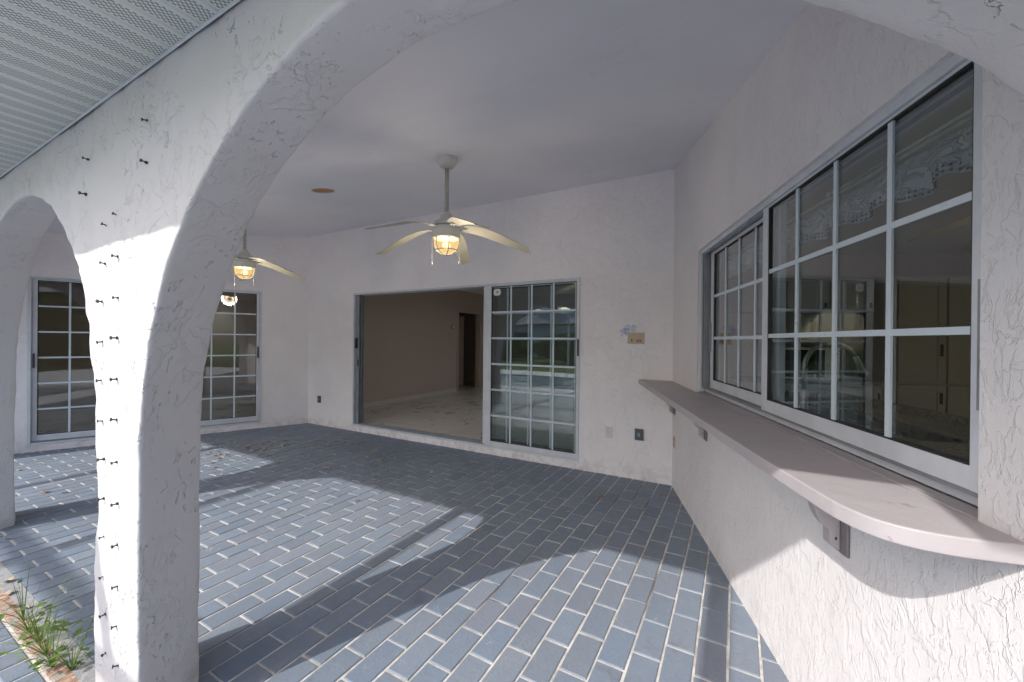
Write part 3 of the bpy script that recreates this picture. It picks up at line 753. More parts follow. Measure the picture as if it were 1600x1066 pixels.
# tan mounting plate with holes, and the torn blue-white paint beside it
e = empty('mounting_plate', (-.915, YD, 1.485), 'tan wooden mounting plate with drilled holes on the door wall', 'plate')
s = MB(frD); s.box((-.998, .0005, 1.427), (-.828, .010, 1.542)); s.build('board', MT['outlet_tan'], parent=e, bevel=.002)
for hx, hz in ((-.955, 1.462), (-.893, 1.458), (-.868, 1.458)):
    s = MB(frD); s.box((hx - .007, .009, hz - .011), (hx + .007, .0108, hz + .011)); s.build('drilled_hole', plain('hole_brown', (.14, .09, .06), .8), parent=e)
m, nt, out = M('torn_blue_paper'); P = pos(nt)
bsdf(nt, out, mixc(nt, maprange(nt, noise_(nt, P, 22, 4, .7), .45, .6), (.62, .66, .78), (.28, .34, .50)), .7, bump=math_(nt, 'MULTIPLY', noise_(nt, P, 40, 3), .01))
s = MB(frD); pts = []; rn = random.Random(5)
for k in range(28):
    t = 2 * math.pi * k / 28; rr = 1 + rn.uniform(-.35, .3); pts.append((-1.003 + .075 * rr * math.cos(t) + .03 * math.sin(t), 1.568 + .055 * rr * math.sin(t)))
n_ = 28; s.add([(a, .0008, b) for a, b in pts] + [(a, .0035, b) for a, b in pts], [tuple(range(n_)), tuple(range(n_, 2*n_))] + [(i, (i+1) % n_, n_ + (i+1) % n_, n_ + i) for i in range(n_)])
tag(s.build('torn_label', m, origin=(-1.0, YD, 1.56)), 'torn blue and white paper residue above the tan plate', 'paper')

# screw hooks in the front of the arcade
hooks = [(-1.94, 2.254), (-1.948, 2.1), (-2.554, 2.239), (-2.575, 2.087), (-2.207, 1.94), (-2.322, 1.913), (-2.204, 1.773), (-2.34, 1.756), (-2.2, 1.606), (-2.359, 1.597), (-2.204, 1.445), (-2.355, 1.428), (-2.201, 1.279), (-2.352, 1.265), (-2.197, 1.115), (-2.349, 1.094), (-2.201, 0.944), (-2.338, 0.935), (-2.191, 0.778), (-2.328, 0.772), (-2.181, 0.616), (-2.325, 0.613), (-2.172, 0.452), (-2.321, 0.45), (-2.175, 0.292), (-2.304, 0.296), (-2.162, 0.138), (-2.294, 0.138)]
s = MB(); y = YF2
s.tube([(0, .012, 0), (0, -.021, 0)], .0032, 8)
s.tube([(0, -.021, 0), (0, -.025, 0)], .0085, 10)
s.tube([(0, .004, 0), (0, -.004, 0)], .0075, 8)
hk = s.build('wall_screw', MT['nail'], origin=(0, 0, 0))
rn = random.Random(2)
for i, (x, z) in enumerate([(a * .947, 1.45 + (b - 1.45) * .947) for a, b in hooks]):
    o = hk if i == 0 else hk.copy()
    if i: C.objects.link(o)
    o.location = (x + .022, YF2, z); o.rotation_euler = (R(rn.uniform(-14, 14)), rn.uniform(0, 6), R(rn.uniform(-14, 14)))
    k = rn.uniform(.62, .85); o.scale = (k, k, k)
    if i < 2: lab = 'dark screw in the spandrel between the arches, right of the pier line, ' + ('upper of two' if i == 0 else 'lower of two')
    elif i < 4: lab = 'dark screw in the spandrel nearest the left arch, ' + ('upper of two' if i == 2 else 'lower of two')
    elif z > 1.80: lab = 'short dark screw in the shaded top of the near pier'
    else: lab = 'short dark screw in the ' + ('right' if i % 2 == 0 else 'left') + ' column of screws on the sunlit near pier'
    tag(o, lab, 'screw', 'screws in the face of the near pier')

# ------------------------------------------------------------------ dead leaves
LV = [(-5.665, 3.171), (-5.413, 2.982), (-5.406, 3.409), (-5.873, 3.565), (-5.67, 2.974), (-5.735, 3.049), (-6.17, 2.787), (-5.735, 2.648), (-5.893, 2.765), (-5.564, 2.927), (-5.374, 3.041), (-5.154, 2.863), (-5.087, 2.903), (-4.972, 3.32), (-4.835, 3.515), (-4.894, 3.719), (-4.946, 3.606), (-4.427, 3.469), (-4.48, 3.472), (-4.422, 3.727), (-4.33, 3.67), (-4.391, 3.862), (-3.811, 3.603), (-3.689, 3.549), (-3.632, 3.318), (-4.346, 3.187), (-3.929, 3.437), (-4.061, 3.358), (-5.569, 3.894), (-4.616, 2.759), (-5.291, 2.471), (-5.251, 2.38), (-5.475, 2.542), (-5.727, 2.552), (-5.691, 2.508), (-5.084, 2.654), (-5.058, 2.305), (-4.719, 2.211), (-2.948, 2.469), (-2.872, 3.402), (-3.527, 3.297), (-3.322, 3.235), (-2.315, 3.758), (-2.216, 3.625), (-1.074, 3.673), (-0.822, 3.857), (-1.22, 3.202), (-1.086, 3.614), (-6.699, 1.203), (-5.571, 1.153), (-5.4, 1.236), (-4.512, 0.76), (-6.888, 1.376), (-2.045, 3.324), (-5.559, 3.276), (-5.119, 3.344), (-5.489, 2.795), (-0.754, 3.809), (-5.989, 2.975), (-5.703, 3.271), (-5.312, 3.305), (-4.663, 3.326), (-4.622, 3.683)]
rn = random.Random(11)
for k in range(75):
    bx, by = rn.choice([(-5.6, 3.1), (-4.9, 3.5), (-4.35, 3.6), (-3.7, 3.5), (-5.4, 2.7)])
    LV.append((bx + rn.gauss(0, .28), by + rn.gauss(0, .2)))
for k in range(8): LV.append((rn.uniform(-4.4, -3.0), rn.uniform(.56, .64)))
protos = []
for v in range(5):
    s = MB(); n = 7; ln = rn.uniform(.045, .07); wd = rn.uniform(.3, .45) * ln; cur = rn.uniform(.6, 2.4); fold = rn.uniform(.3, .9)
    rows = []
    for i in range(n + 1):
        q = i / n; w_ = wd * math.sin(math.pi * min(.98, q * .9 + .06)) ** .8 * (1 + .15 * math.sin(q * 17 + v)); xx = (q - .5) * ln
        base = .004 + .020 * cur * (q - .5) ** 2
        for j in (-1, 0, 1): rows.append((xx, j * w_, base + abs(j) * w_ * fold * (.6 + .5 * math.sin(q * 5 + v + j))))
    fs = []
    for i in range(n):
        for j in (0, 1): a0 = i*3 + j; fs.append((a0, a0+1, a0+4, a0+3))
    s.add(rows, fs); me_o = s.build('dead_leaf', MT['dead'], smooth=True)
    sm = me_o.modifiers.new('t', 'SOLIDIFY'); sm.thickness = .0008
    protos.append(me_o)
for i, (x, y) in enumerate(LV):
    if not inporch(x - .25, y): continue
    if y > 4.2 or (.66 < y < .9 and x > -4.0): continue
    o = protos[i % 5] if i < 5 else protos[i % 5].copy()
    if i >= 5: C.objects.link(o)
    k = rn.uniform(.6, 1.05); o.scale = (k, k, k); o.location = (x, y, .001); o.rotation_euler = (rn.uniform(-.2, .2), rn.uniform(-.2, .2), rn.uniform(0, 6.3))
    if y < .66: lab = 'dry tan leaf lying on the joint strip before the near pier'
    elif y < 1.6: lab = 'dry curled leaf on the sunlit bricks behind the left pier'
    elif x < -4.2 and y > 2.8: lab = 'dry brown leaf in the shaded litter by the left corner'
    elif x < -4.2: lab = 'dry pale leaf on the sunlit patch right of the near pier'
    elif x < -3: lab = 'dry brown leaf in front of the open sliding door'
    else: lab = 'small dry leaf alone on the bricks towards the kitchen wall'
    tag(o, lab, 'leaf', 'dead leaves scattered on the brick floor')

# ------------------------------------------------------------------ weeds in the joint
rn = random.Random(21)
def weed(x, y, hgt, nb, nl, label, flower=False, lean=(0, 0)):
    e = empty('weed', (x, y, 0), label, 'weed', 'weeds growing in the joint by the near pier')
    for k in range(nb):
        a = rn.uniform(0, 6.28); ln = hgt * rn.uniform(.6, 1.2); s = MB(); sp = rn.uniform(.25, .9); n = 8; w0 = rn.uniform(.0014, .0032); pr = []
        d = Vector((math.cos(a), math.sin(a), 0)); sd_ = Vector((-d.y, d.x, 0))
        for i in range(n + 1):
            q = i / n; c = Vector((x, y, 0)) + (d * sp + Vector((lean[0], lean[1], 0))) * ln * q + Vector((0, 0, ln * (q * 1.1 - .7 * sp * q * q)))
            w_ = w0 * (1 - q) ** .6
            pr += [tuple(c - sd_ * w_), tuple(c + Vector((0, 0, -w_ * .5))), tuple(c + sd_ * w_)]
        fs = [(i*3 + j, i*3 + j + 1, i*3 + j + 4, i*3 + j + 3) for i in range(n) for j in (0, 1)]
        s.add(pr, fs); s.build('grass_blade', MT['weed'], parent=e, smooth=True)
    for k in range(nl):
        a = rn.uniform(0, 6.28); ln = rn.uniform(.02, .045); s = MB(); rr = rn.uniform(.01, hgt * .55); zb_ = rn.uniform(.01, hgt * .6)
        c0 = Vector((x + rr * math.cos(a), y + rr * math.sin(a), zb_)); b_ = a + rn.uniform(-1, 1)
        d = Vector((math.cos(b_), math.sin(b_), rn.uniform(-.2, .6))).normalized(); sd_ = Vector((-math.sin(b_), math.cos(b_), rn.uniform(-.3, .3)))
        pr = []
        for i in range(6):
            q = i / 5; w_ = ln * .32 * math.sin(math.pi * min(.97, q * .9 + .08)); c = c0 + d * ln * q + Vector((0, 0, -.25 * ln * q * q)); pr += [tuple(c - sd_ * w_), tuple(c - Vector((0, 0, w_ * .3))), tuple(c + sd_ * w_)]
        s.add(pr, [(i*3 + j, i*3 + j + 1, i*3 + j + 4, i*3 + j + 3) for i in range(5) for j in (0, 1)])
        s.tube([(x, y, 0), tuple((Vector((x, y, 0)) + c0) / 2 + Vector((0, 0, .008))), tuple(c0)], .0009, 4)
        s.build('leaf', MT['weed'], parent=e, smooth=True)
    if flower:
        s = MB(); tip = Vector((x + flower[0], y + flower[1], flower[2]))
        s.tube([(x, y, 0), tuple((Vector((x, y, 0)) + tip) / 2 + Vector((.008, 0, .01))), tuple(tip)], .0016, 6); s.build('stem', MT['weed'], parent=e)
        s = MB(); s.lathe([(0, -.006), (.014, -.004), (.017, .003), (.012, .010), (0, .012)], tuple(tip), 12); s.build('flower_head', plain('seed_head_white', (.75, .74, .68), .9, var=.2, scale=80), parent=e, smooth=True)
weed(-3.16, .585, .34, 9, 6, 'tall grassy weed at the left end of the joint strip', lean=(.1, 0))
weed(-3.00, .575, .24, 14, 10, 'bushy low weed beside the tall grassy one')
weed(-2.86, .580, .26, 16, 12, 'leafy weed midway along the strip before the pier', lean=(-.2, 0))
weed(-2.72, .570, .26, 16, 12, 'spreading weed with thin dark blades near the pier foot')
weed(-2.60, .565, .20, 14, 18, 'dense green weed close to the pier base')
weed(-2.50, .60, .20, 9, 12, 'weed with a white seed head against the pier', flower=(-.02, .10, .27))

frZ = (Vector((0, 0, 0)), PX, Vector((0, 1, 0)))
rf = slab_grid('roof', plain('shingle', (.25, .22, .2), .9, var=.4, scale=20), frZ, -16, 8, -.05, 11.5, lambda p: rz(p.y), .1, [(-4.4, -1.0, 5.2, 9.4), (.9, 5.2, .6, 5.6), (-11.6, -9.0, 1.4, 5.2)])  # roof holes added so daylight reaches the invented ceiling panels
tag(rf, 'sloping roof above the patio and house', 'roof')
m, nt, out = M('fill_light_diffuser'); d_ = N(nt, 'ShaderNodeBsdfTranslucent'); d_.inputs[0].default_value = (.9, .88, .84, 1); L(nt, d_.outputs[0], out.inputs[0]); MT['diffuser'] = m  # diffuser for the added ceiling panels that brighten the rooms
# ------------------------------------------------------------------ living room
def slab(name, pts, z0, z1, mat, kind='structure', origin=None):
    s = MB(); n_ = len(pts); s.add([(a, b, z0) for a, b in pts] + [(a, b, z1) for a, b in pts], [tuple(range(n_)), tuple(range(n_, 2*n_))] + [(i, (i+1) % n_, n_ + (i+1) % n_, n_ + i) for i in range(n_)])
    return s.build(name, mat, kind=kind)
slab('living_room_floor', [(-8.6, YD + .2), (-.4, YD + .2), (-.4, 10.6), (-8.6, 10.6)], .0, .098, MT['marble'])
slab('threshold', [(-5.27, YD + .001), (-1.535, YD + .001), (-1.535, YD + .1995), (-5.27, YD + .1995)], .0, .0875, MT['white_metal'])
slab_grid('living_room_ceiling', MT['int_ceil'], frZ, -8.6, -.4, YD + .2, 10.6, lambda p: 2.75, .05, [(-3.2, -1.6, 6.6, 8.8)])
mb = MB(); mb.box((-3.22, 6.58, 2.802), (-1.58, 8.82, 2.812)); tag(mb.build('fill_light_panel', MT['diffuser']), 'added frosted panel in the living room ceiling that lets daylight in', 'fill_light_panel')  # invented translucent panel, added to brighten the living room
w = wall_grid('interior_wall', MT['int_wall'], Vector((-6.35, 4.53, 0)), Vector((0, 1, 0)), PX, 6.0, .05, 2.76, .12, [(8.53 - 4.53, 9.5 - 4.53, .04, 2.175)])
tag(w, 'beige interior wall with a dark doorway, seen through the open slider', 'wall')
s = MB()
s.box((-6.349, 4.53, .099), (-6.335, 8.45, .19)); b_ = s.build('baseboard', plain('cream_baseboard', (.62, .55, .45), .6, var=.04)); tag(b_, 'cream baseboard along the beige interior wall', 'baseboard')
s = MB(); s.ring_frame(0, 1, 0, 1, .1, .1, .1, 0, .1)
e = empty('interior_door', (-6.35, 9.0, .1), 'ajar panelled interior door inside the dark doorway', 'door')
s = MB()
s.box((-6.348, 8.462, .099), (-6.333, 8.528, 2.177)); s.box((-6.348, 9.502, .099), (-6.333, 9.57, 2.177)); s.box((-6.348, 8.462, 2.178), (-6.333, 9.57, 2.245)); s.build('casing', MT['int_wall'], parent=e)
fd = (Vector((-7.3, 8.75, 0)), Vector((.55, .835, 0)).normalized(), Vector((.835, -.55, 0)).normalized())
fd = (Vector((-7.55, 9.05, 0)), Vector((.72, .69, 0)).normalized(), Vector((.69, -.72, 0)).normalized())
s = MB(fd); s.box((0, 0, .11), (.82, -.04, 2.13)); lf = s.build('door_leaf', MT['int_wall'], parent=e)
s = MB(fd)
for a, b, c, d in ((.12, .70, 1.35, 1.98), (.12, .70, .25, 1.2)):
    s.ring_frame(a, b, c, d, .02, .02, .02, .001, .008)
s.build('panel_moulding', MT['int_wall'], parent=lf)
s = MB(fd); s.lathe([(0, -.0), (.03, 0), (.03, .03), (0, .03)], (.07, .04, 1.08), 12); s.build('knob', MT['dark'], parent=lf)
s = MB(); s.lathe([(0, 0), (.045, 0), (.045, .0), (0, 0)], (0, 0, 0), 8)
e = empty('thermostat', (-6.35, 8.27, 1.779), 'round thermostat on the beige interior wall beside the doorway', 'thermostat')
s = MB(); ring = []
s.tube([(-6.349, 8.27, 1.779), (-6.325, 8.27, 1.779)], .055, 20); s.build('dial', MT['track'], parent=e)
s = MB(); s.tube([(-6.3245, 8.27, 1.779), (-6.318, 8.27, 1.779)], .035, 20); s.build('face', MT['outlet_white'], parent=e)
e = empty('switch_plate', (-6.35, 8.17, 1.58), 'small tan switch plate below the thermostat', 'switch plate')
s = MB(); s.box((-6.349, 8.13, 1.52), (-6.342, 8.21, 1.64)); s.build('cover_plate', MT['outlet_tan'], parent=e)
w = wall_grid('interior_wall', MT['int_wall'], Vector((-8.6, 10.5, 0)), PX, NY, 8.25, .05, 2.76, .12, [(5.2, 7.9, .3, 2.4)]); tag(w, 'beige far wall of the living room behind the glass panel', 'wall')  # unseen opening added in this wall to let daylight in
w = wall_grid('interior_wall', MT['int_wall'], Vector((-.40, 10.5, 0)), Vector((0, -1, 0)), Vector((-1, 0, 0)), 5.95, .05, 2.76, .05, []); tag(w, 'beige right side wall inside the living room', 'wall')
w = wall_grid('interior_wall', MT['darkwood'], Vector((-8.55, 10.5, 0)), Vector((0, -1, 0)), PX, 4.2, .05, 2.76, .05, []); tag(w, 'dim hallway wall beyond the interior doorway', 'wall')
w = wall_grid('interior_wall', MT['int_wall'], Vector((-8.55, 8.1, 0)), PX, Vector((0, 1, 0)), 2.1, .05, 2.76, .05, []); tag(w, 'hallway side wall left of the ajar interior door', 'wall')

# ------------------------------------------------------------------ room behind the left slider
A0 = C1 - nW * .2
def WP(s_, t_): p = C1 + dW * s_ - nW * t_; return (p.x, p.y)
slab('side_room_floor', [WP(-.35, .2), WP(4.3, .2), WP(4.3, 3.8), WP(-.35, 3.8)], .0, .098, MT['marble'])
slab_grid('side_room_ceiling', MT['int_ceil'], (C1, dW, -nW), -.35, 4.3, .2, 3.8, lambda p: 2.5, .05, [(1.2, 2.6, 2.5, 3.5)])
mb = MB((C1, dW, -nW)); mb.box((1.18, 2.48, 2.552), (2.62, 3.52, 2.562)); tag(mb.build('fill_light_panel', MT['diffuser']), 'added frosted panel in the side room ceiling that lets daylight in', 'fill_light_panel')  # added overhead panel, there only to lighten the side room
w = wall_grid('interior_wall', MT['int_wall'], C1 - nW * 3.8, dW, nW, 4.3, .05, 2.55, .1, [], s0=-.35); tag(w, 'dim back wall of the side room behind the left slider', 'wall')
w = wall_grid('interior_wall', MT['int_wall'], C1 + dW * -.30 - nW * .2, -nW, dW, 3.6, .05, 2.55, .1, []); tag(w, 'right side wall of the side room', 'wall')
w = wall_grid('interior_wall', MT['int_wall'], C1 + dW * 4.25 - nW * .2, -nW, -dW, 3.6, .05, 2.55, .1, []); tag(w, 'left side wall of the side room', 'wall')

# ------------------------------------------------------------------ kitchen
def KP(s_, t_): p = C2 + dR * s_ - nR * t_; return (p.x, p.y)      # t_ = distance inside
slab('kitchen_floor', [KP(-.6, .55), KP(-1.4, .55), KP(-1.4, 4.9), KP(3.95, 4.9), KP(3.95, .17), KP(.15, .17)], .0, .098, MT['marble'])
slab_grid('kitchen_ceiling', MT['int_ceil'], (C2, dR, -nR), -1.4, 3.95, .17, 4.9, lambda p: 2.55, .05, [(1.3, 2.1, 2.0, 2.8)])
mb = MB((C2, dR, -nR)); mb.box((1.28, 1.98, 2.602), (2.12, 2.82, 2.612)); tag(mb.build('fill_light_panel', MT['diffuser']), 'added frosted panel in the kitchen ceiling that lets daylight in', 'fill_light_panel')  # made-up daylight source over the kitchen, out of view
w = wall_grid('interior_wall', MT['int_wall'], C2 + dR * 3.95 - nR * .17, -nR, -dR, 4.75, .05, 2.6, .1, [(2.4, 4.2, .3, 2.35)]); tag(w, 'kitchen wall at the near end', 'wall')  # hole is an added, unseen opening that brings daylight into the kitchen
w = wall_grid('interior_wall', MT['int_wall'], C2 + dR * -1.4 - nR * 4.9, dR, nR, 5.35, .05, 2.6, .1, []); tag(w, 'kitchen wall opposite the pass-through window', 'wall')
w = wall_grid('interior_wall', MT['int_wall'], C2 + dR * -1.4 - nR * .4, -nR, dR, 4.5, .05, 2.6, .1, []); tag(w, 'kitchen end wall behind the pantry doors', 'wall')
a_ = Vector((*KP(-1.42, .5), 0)); b_ = Vector((*KP(.13, .18), 0)); dd = (b_ - a_); ln = dd.length; dd.normalize()
w = wall_grid('interior_wall', MT['int_wall'], a_, dd, Vector((dd.y, -dd.x, 0)), ln, .05, 2.6, .06, []); tag(w, 'short angled kitchen wall beside the window', 'wall')
# pantry: tall cream doors
frP = (C2 + dR * -1.38, -nR, dR)       # x = distance inside, y toward viewer
e = empty('pantry_cabinet', frP[0] + frP[1] * 3.2 + Vector((0, 0, .1)), 'tall cream pantry doors with black handles at the back of the kitchen', 'cabinet')
s = MB(frP); s.box((2.50, .001, .1), (4.4, .50, 2.20)); s.build('carcass', MT['cabinet'], parent=e)
def cdoor(x0, x1, z0, z1, fr, yb, par, mat, handle=None):
    s = MB(fr); s.box((x0, yb, z0), (x1, yb + .018, z1)); d = s.build('cabinet_door', mat, parent=par, bevel=.002)
    s = MB(fr); s.ring_frame(x0 + .001, x1 - .001, z0 + .001, z1 - .001, .075, .075, .075, yb + .018, yb + .028); s.build('door_rail', mat, parent=d, bevel=.002)
    if handle:
        s = MB(fr); s.box((handle[0] - .007, yb + .028, handle[1]), (handle[0] + .007, yb + .05, handle[2])); s.build('handle', MT['dark'], parent=d)
for x0, x1, hd in ((2.53, 2.98, 2.93), (3.0, 3.46, 3.42), (3.48, 3.94, 3.52), (3.96, 4.38, 4.3)):
    cdoor(x0, x1, 1.02, 2.17, frP, .501, e, MT['cabinet'], (hd, 1.32, 1.45)); cdoor(x0, x1, .18, 1.0, frP, .501, e, MT['cabinet'], (hd, .80, .92))
# white wall unit with oven beside it
e = empty('cabinet_unit', frP[0] + frP[1] * 1.6 + Vector((0, 0, .1)), 'white kitchen cabinets around a dark oven behind the faucet', 'cabinet')
s = MB(frP); s.box((2.40, .001, .1), (2.485, .52, 2.20)); s.box((1.0, .001, 1.82), (2.395, .36, 2.20)); s.box((1.0, .001, .1), (2.395, .50, .98)); s.build('carcass', MT['cab_white'], parent=e)
s = MB(frP); s.box((1.0, .001, .981), (2.395, .52, 1.02)); s.build('worktop', MT['granite'], parent=e)
for x0, x1 in ((1.02, 1.46), (1.48, 1.92), (1.94, 2.38)):
    cdoor(x0, x1, 1.84, 2.18, frP, .361, e, MT['cab_white'], (x1 - .04, 1.86, 1.92)); cdoor(x0, x1, .18, .96, frP, .501, e, MT['cab_white'], (x1 - .04, .80, .9))
e = empty('oven', frP[0] + frP[1] * 1.7 + Vector((0, 0, 1.02)), 'dark microwave oven on the kitchen worktop under the white cabinets', 'oven')
s = MB(frP); s.box((1.40, .02, 1.022), (2.02, .42, 1.40)); s.build('body', MT['steel'], parent=e, bevel=.005)
s = MB(frP); s.box((1.43, .42, 1.05), (1.86, .432, 1.37)); s.build('door', plain('black_oven_glass', (.012, .013, .016), .08), parent=e)
# sink counter behind the window
frS = (C2, dR, -nR)                     # y = distance inside
ce = empty('kitchen_counter', C2 + dR * 2 - nR * .5 + Vector((0, 0, .1)), 'speckled granite counter with double sink just inside the window', 'counter')
s = MB(frS)
s.box((.45, .18, .990), (3.93, .56, 1.030)); s.box((.45, .80, .990), (3.93, 1.08, 1.030)); s.box((.45, .5601, .9901), (1.22, .7999, 1.0299)); s.box((2.24, .5601, .9901), (3.93, .7999, 1.0299))
s.build('countertop', MT['granite'], parent=ce)
s = MB(frS); s.box((.47, .19, .1), (3.92, .38, .989)); s.box((.47, .95, .1), (3.92, 1.03, .989)); s.build('base_cabinet', MT['cabinet'], parent=ce)
s = MB(frS); s.box((.45, 1.081, .960), (3.93, 1.098, 1.068)); s.build('dark_edge', MT['granite'], parent=ce)
for x0, x1 in ((1.225, 1.71), (1.745, 2.235)):
    s = MB(frS); y0, y1 = .562, .798
    s.box((x0, y0, .80), (x1, y1, .805)); s.box((x0, y0, .8051), (x0 + .006, y1, 1.024)); s.box((x1 - .006, y0, .8051), (x1, y1, 1.024)); s.box((x0 + .0061, y0, .8051), (x1 - .0061, y0 + .006, 1.024)); s.box((x0 + .0061, y1 - .006, .8051), (x1 - .0061, y1, 1.024))
    s.build('sink_basin', MT['steel'], parent=ce, bevel=.002)
s = MB(frS); s.box((1.711, .562, .9), (1.744, .798, 1.022)); s.build('sink_divider', MT['steel'], parent=ce)
MT['faucet'] = plain('dark_brushed_nickel', (.48, .48, .47), .42, 1., scale=8)
# gooseneck faucet; base position from its place behind the glass
fe = empty('faucet', C2 + dR * 1.43 - nR * .50 + Vector((0, 0, 1.03)), 'brushed steel gooseneck faucet with pull-down head behind the window', 'faucet')
bx, bt = 1.43, .50
s = MB(frS); s.lathe([(0, 1.0305), (.030, 1.0305), (.030, 1.040), (.022, 1.055), (.020, 1.15), (.016, 1.16), (0, 1.16)], (bx, bt, 0), 18); s.build('base', MT['faucet'], parent=fe, smooth=True)
path = [(bx, bt, 1.15), (bx, bt, 1.30)]
r_ = .150
for k in range(0, 15): t = math.pi * (1 - k / 14 * .82); path.append((bx, bt + r_ + r_ * math.cos(t), 1.30 + r_ * math.sin(t)))
s = MB(frS); s.tube(path, .0155, 12); s.build('gooseneck', MT['faucet'], parent=fe, smooth=True)
p_ = path[-1]; q_ = (bx, p_[1] + .06, p_[2] - .125)
s = MB(frS); s.tube([p_, (bx, p_[1] + .012, p_[2] - .03), (bx, p_[1] + .036, p_[2] - .09), q_], [.015, .018, .023, .026], 14); s.build('spray_head', MT['faucet'], parent=fe, smooth=True)
s = MB(frS); s.tube([(bx, bt, 1.12), (bx - .05, bt, 1.16), (bx - .09, bt, 1.20)], .006, 8); s.build('lever', MT['faucet'], parent=fe, smooth=True)
# lace valance and rods
m, nt, out = M('grey_lace'); P = N(nt, 'ShaderNodeTexCoord').outputs['Object']
g1 = maprange(nt, noise_(nt, mapv(nt, P, (1, 1, 1.6)), 16, 3, .5, 1.5), .45, .55)
bsdf(nt, out, mixc(nt, g1, (.52, .53, .54), (.42, .43, .44)), .9, bump=math_(nt, 'MULTIPLY', g1, .01))
ve = empty('valance', C2 + dR * 2.1 - nR * .2 + Vector((0, 0, 2.2)), 'scalloped lace valance with eyelet edging hung inside the kitchen window', 'valance')
s = MB(frS); nn = 330; rows = []
for i in range(nn + 1):
    x = .95 + 2.25 * i / nn; fold = .013 * math.sin(x * 46) + .008 * math.sin(x * 21 + 1)
    sc = .030 * abs(math.sin((x) * math.pi / .26))
    for j in range(7):
        q = j / 6; zz = 2.075 - (.115 + sc) * q; rows.append((x, .20 + fold * (.3 + q) - .012 * math.sin(q * 3), zz))
s.add(rows, [(i*7 + j, i*7 + j + 1, i*7 + j + 8, i*7 + j + 7) for i in range(nn) for j in range(6)]); v_ = s.build('lace_cloth', m, parent=ve, smooth=True)
s = MB(frS)
for i in range(0, 150):
    x = .96 + 2.22 * i / 150; sc = .030 * abs(math.sin(x * math.pi / .26)); fold = .013 * math.sin(x * 46) + .008 * math.sin(x * 21 + 1)
    for dz in (.010, .026):
        z_ = 2.075 - .115 - sc + dz; y_ = .20 + fold * 1.25 - .012 * math.sin(3) - .004
        s.box((x, y_ - .0008, z_ - .004), (x + .009, y_, z_ + .004))
s.build('eyelet_row', MT['dark'], parent=v_)
s = MB(frS); s.tube([(.92, .20, 2.098), (3.3, .20, 2.098)], .009, 10); s.build('rod', MT['rod'], parent=ve, smooth=True)
s = MB(frS); s.box((.90, .155, 2.16), (3.6, .172, 2.30)); s.box((.90, .172, 2.30), (3.6, .50, 2.315)); s.build('cornice_board', MT['cab_white'], parent=ve)
s = MB(frS)
s.tube([(2.35, .15, 2.085), (3.35, .15, 2.085)], .006, 8); s.lathe([(0, -.014), (.012, -.008), (.014, 0), (.010, .010), (0, .014)], (2.34, .15, 2.085), 10); s.build('curtain_rod', MT['rod'], parent=ve, smooth=True)

# ------------------------------------------------------------------ pool cage beams overhead (outside the eave)
DXZ, DYZ = .43, 1.192
cage = empty('screen_enclosure', (-3.35, -3.0, 0), 'white aluminium pool cage frame outside the eave', 'screen enclosure')
zb_ = 2.82
for xs_ in (-7.93, -5.97, -4.05, -2.03, -.07, 1.9):
    x = xs_ - DXZ * zb_
    s = MB(); s.box((x - .03, -9.8, zb_ - .07), (x + .03, -.065, zb_ + .07)); s.build('roof_beam', MT['white_metal'], parent=cage)
    s = MB(); s.box((x - .03, -9.9, -.03), (x + .03, -9.801, zb_ + .07)); s.build('post', MT['white_metal'], parent=cage)
s = MB(); s.box((-12, -2.62, zb_ - .035), (3, -2.54, zb_ + .035)); s.build('purlin', MT['white_metal'], parent=cage)

# ------------------------------------------------------------------ garden behind the camera (seen in the glass)
rn = random.Random(31)
def leafy(mb, c, r, n, sz):
    for _ in range(n):
        v = Vector((rn.gauss(0, 1), rn.gauss(0, 1), rn.gauss(0, 1))).normalized() * (rn.random() ** .4)
        p = Vector((c[0] + v.x * r[0], c[1] + v.y * r[1], c[2] + v.z * r[2]))
        a = Vector((rn.uniform(-1, 1), rn.uniform(-1, 1), rn.uniform(-1, 1))).normalized(); b = a.orthogonal().normalized()
        k = sz * rn.uniform(.6, 1.3)
        mb.add([tuple(p - a*k), tuple(p + b*k*.5), tuple(p + a*k), tuple(p - b*k*.5)], [(0,1,2,3)])
for x, y, h, lab in ((-24, -19, 1.7, 'broad shrub at the left of the garden, seen only in the glass'), (-17, -20, 1.5, 'rounded shrub in the middle of the garden'), (-10, -18.5, 1.9, 'low shrub behind the pool'), (-3, -20, 2.8, 'shrub near the right of the garden'), (5, -18, 3.2, 'shrub at the far right of the garden'), (13, -8, 5, 'tall dark shrub beside the house, right of the lawn'), (13.5, -12.5, 4.6, 'tall shrub at the right edge of the lawn'), (11, -16, 5, 'broad shrub at the right back corner of the lawn')):
    e = empty('shrub', (x, y, -.15), lab, 'shrub', 'garden shrubs')
    mb = MB(); leafy(mb, (x, y, h * .5), (3.3, 1.6, h * .55), 2600, .22); mb.build('foliage', MT['foliage'], parent=e)
    MB().tube([(x, y, -.16), (x + .1, y, h * .5)], .09, 8).build('stem', MT['darkwood'], parent=e)
for x, y, h, lab in ((-20, -37, 11, 'large tree beyond the neighbouring house'), (-9, -38, 11.5, 'tall tree at the back of the garden'), (9, -26, 7, 'tree to the right of the garden')):
    e = empty('tree', (x, y, -.15), lab, 'tree', 'garden trees')
    MB().tube([(x, y, -.2), (x + .2, y, h * .4), (x, y + .2, h * .8)], [.3, .22, .08], 10).build('trunk', MT['darkwood'], parent=e)
    mb = MB()
    for k in range(9): leafy(mb, (x + rn.uniform(-2.2, 2.2), y + rn.uniform(-2, 2), h * rn.uniform(.55, .95)), (1.5, 1.5, 1.1), 420, .28)
    mb.build('crown', MT['foliage'], parent=e)
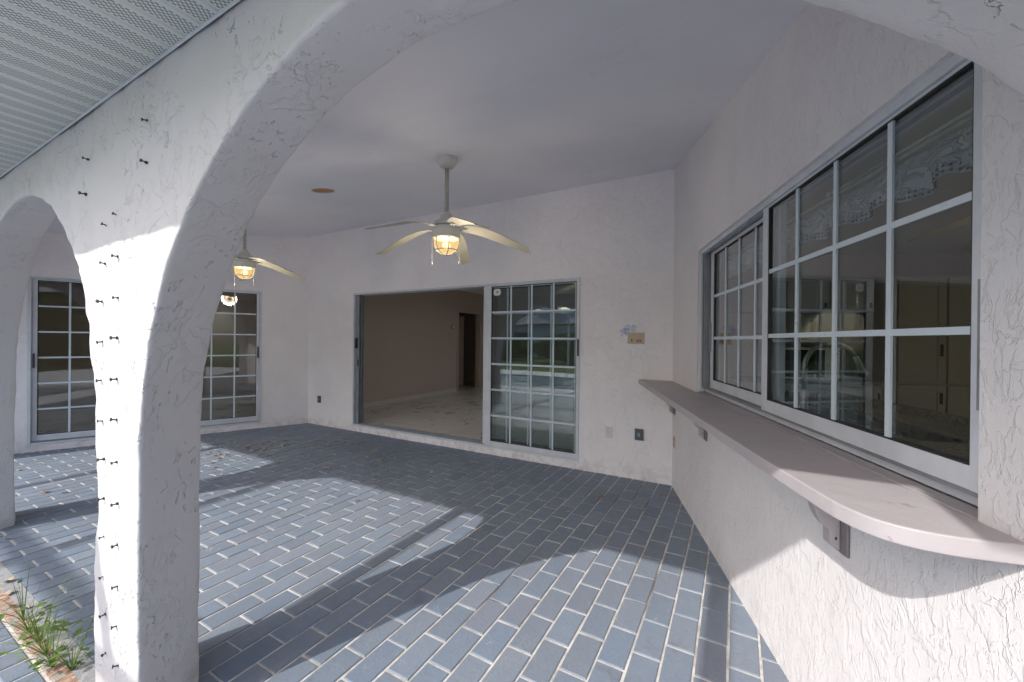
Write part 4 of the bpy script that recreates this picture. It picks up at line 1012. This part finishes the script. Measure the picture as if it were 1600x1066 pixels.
e = empty('neighbour_house', (-18, -30, -.15), 'pale neighbouring house across the lawn', 'house')
s = MB(); s.box((-27, -34, -.2), (-9, -26, 3.0)); s.build('wall', plain('pale_render', (.55, .60, .66), .8), parent=e)
s = MB(); s.add([(-27.6, -34.6, 3.0), (-8.4, -34.6, 3.0), (-8.4, -25.4, 3.0), (-27.6, -25.4, 3.0), (-23, -30, 4.6), (-13, -30, 4.6)], [(0,1,5,4), (1,2,5), (2,3,4,5), (3,0,4), (0,1,2,3)]); s.build('roof', plain('grey_shingle', (.3, .3, .32), .9), parent=e)
for x in (-25, -19, -13):
    s = MB(); s.box((x, -25.99, .9), (x + 2, -25.93, 2.2)); s.build('window', plain('dark_glass', (.03, .05, .07), .1), parent=e)

# ------------------------------------------------------------------ camera
cd = bpy.data.cameras.new('camera'); cam = bpy.data.objects.new('camera', cd); C.objects.link(cam)
rgt = Vector((0.87398, 0.48587, 0.009365)); dwn = Vector((0.0090276, 0.0030357, -0.9999546)); fwd = Vector((-0.485877, 0.874025, -0.001733))
mt = Matrix((( rgt.x, -dwn.x, -fwd.x, 0), (rgt.y, -dwn.y, -fwd.y, 0), (rgt.z, -dwn.z, -fwd.z, 1.45), (0, 0, 0, 1)))
cam.matrix_world = mt
cd.sensor_width = 36; cd.lens = 627.84 * 36 / 1600; cd.clip_end = 500; cd.clip_start = .02
bpy.context.scene.camera = cam

# ------------------------------------------------------------------ light
trav = Vector((DXZ, DYZ, -1)).normalized(); src = -trav
sun = bpy.data.lights.new('sun', 'SUN'); sun.energy = 2.0; sun.angle = R(.6); sun.color = (1, .965, .92)
so = bpy.data.objects.new('sun', sun); C.objects.link(so); so.rotation_euler = trav.to_track_quat('-Z', 'Y').to_euler(); so.location = (-5, -10, 12)
wd = bpy.data.worlds.new('World'); bpy.context.scene.world = wd; wd.use_nodes = True
nt = wd.node_tree; bg = nt.nodes.get('Background') or nt.nodes.new('ShaderNodeBackground')
sk = nt.nodes.new('ShaderNodeTexSky'); sk.sky_type = 'NISHITA'; sk.sun_disc = False
sk.sun_elevation = math.asin(src.z); sk.sun_rotation = math.atan2(src.x, src.y); sk.air_density = 1.0; sk.dust_density = 2.2; sk.ozone_density = .8
nt.links.new(sk.outputs[0], bg.inputs[0]); bg.inputs[1].default_value = .15

sc = bpy.context.scene
sc.view_settings.view_transform = 'Standard'; sc.view_settings.look = 'None'; sc.view_settings.exposure = 0.98; sc.view_settings.gamma = 1
sc.cycles.max_bounces = 10; sc.cycles.diffuse_bounces = 6; sc.cycles.glossy_bounces = 4; sc.cycles.transparent_max_bounces = 24; sc.cycles.transmission_bounces = 4
sc.cycles.use_denoising = True; sc.cycles.caustics_reflective = False; sc.cycles.caustics_refractive = False
sc.cycles.sample_clamp_indirect = 8
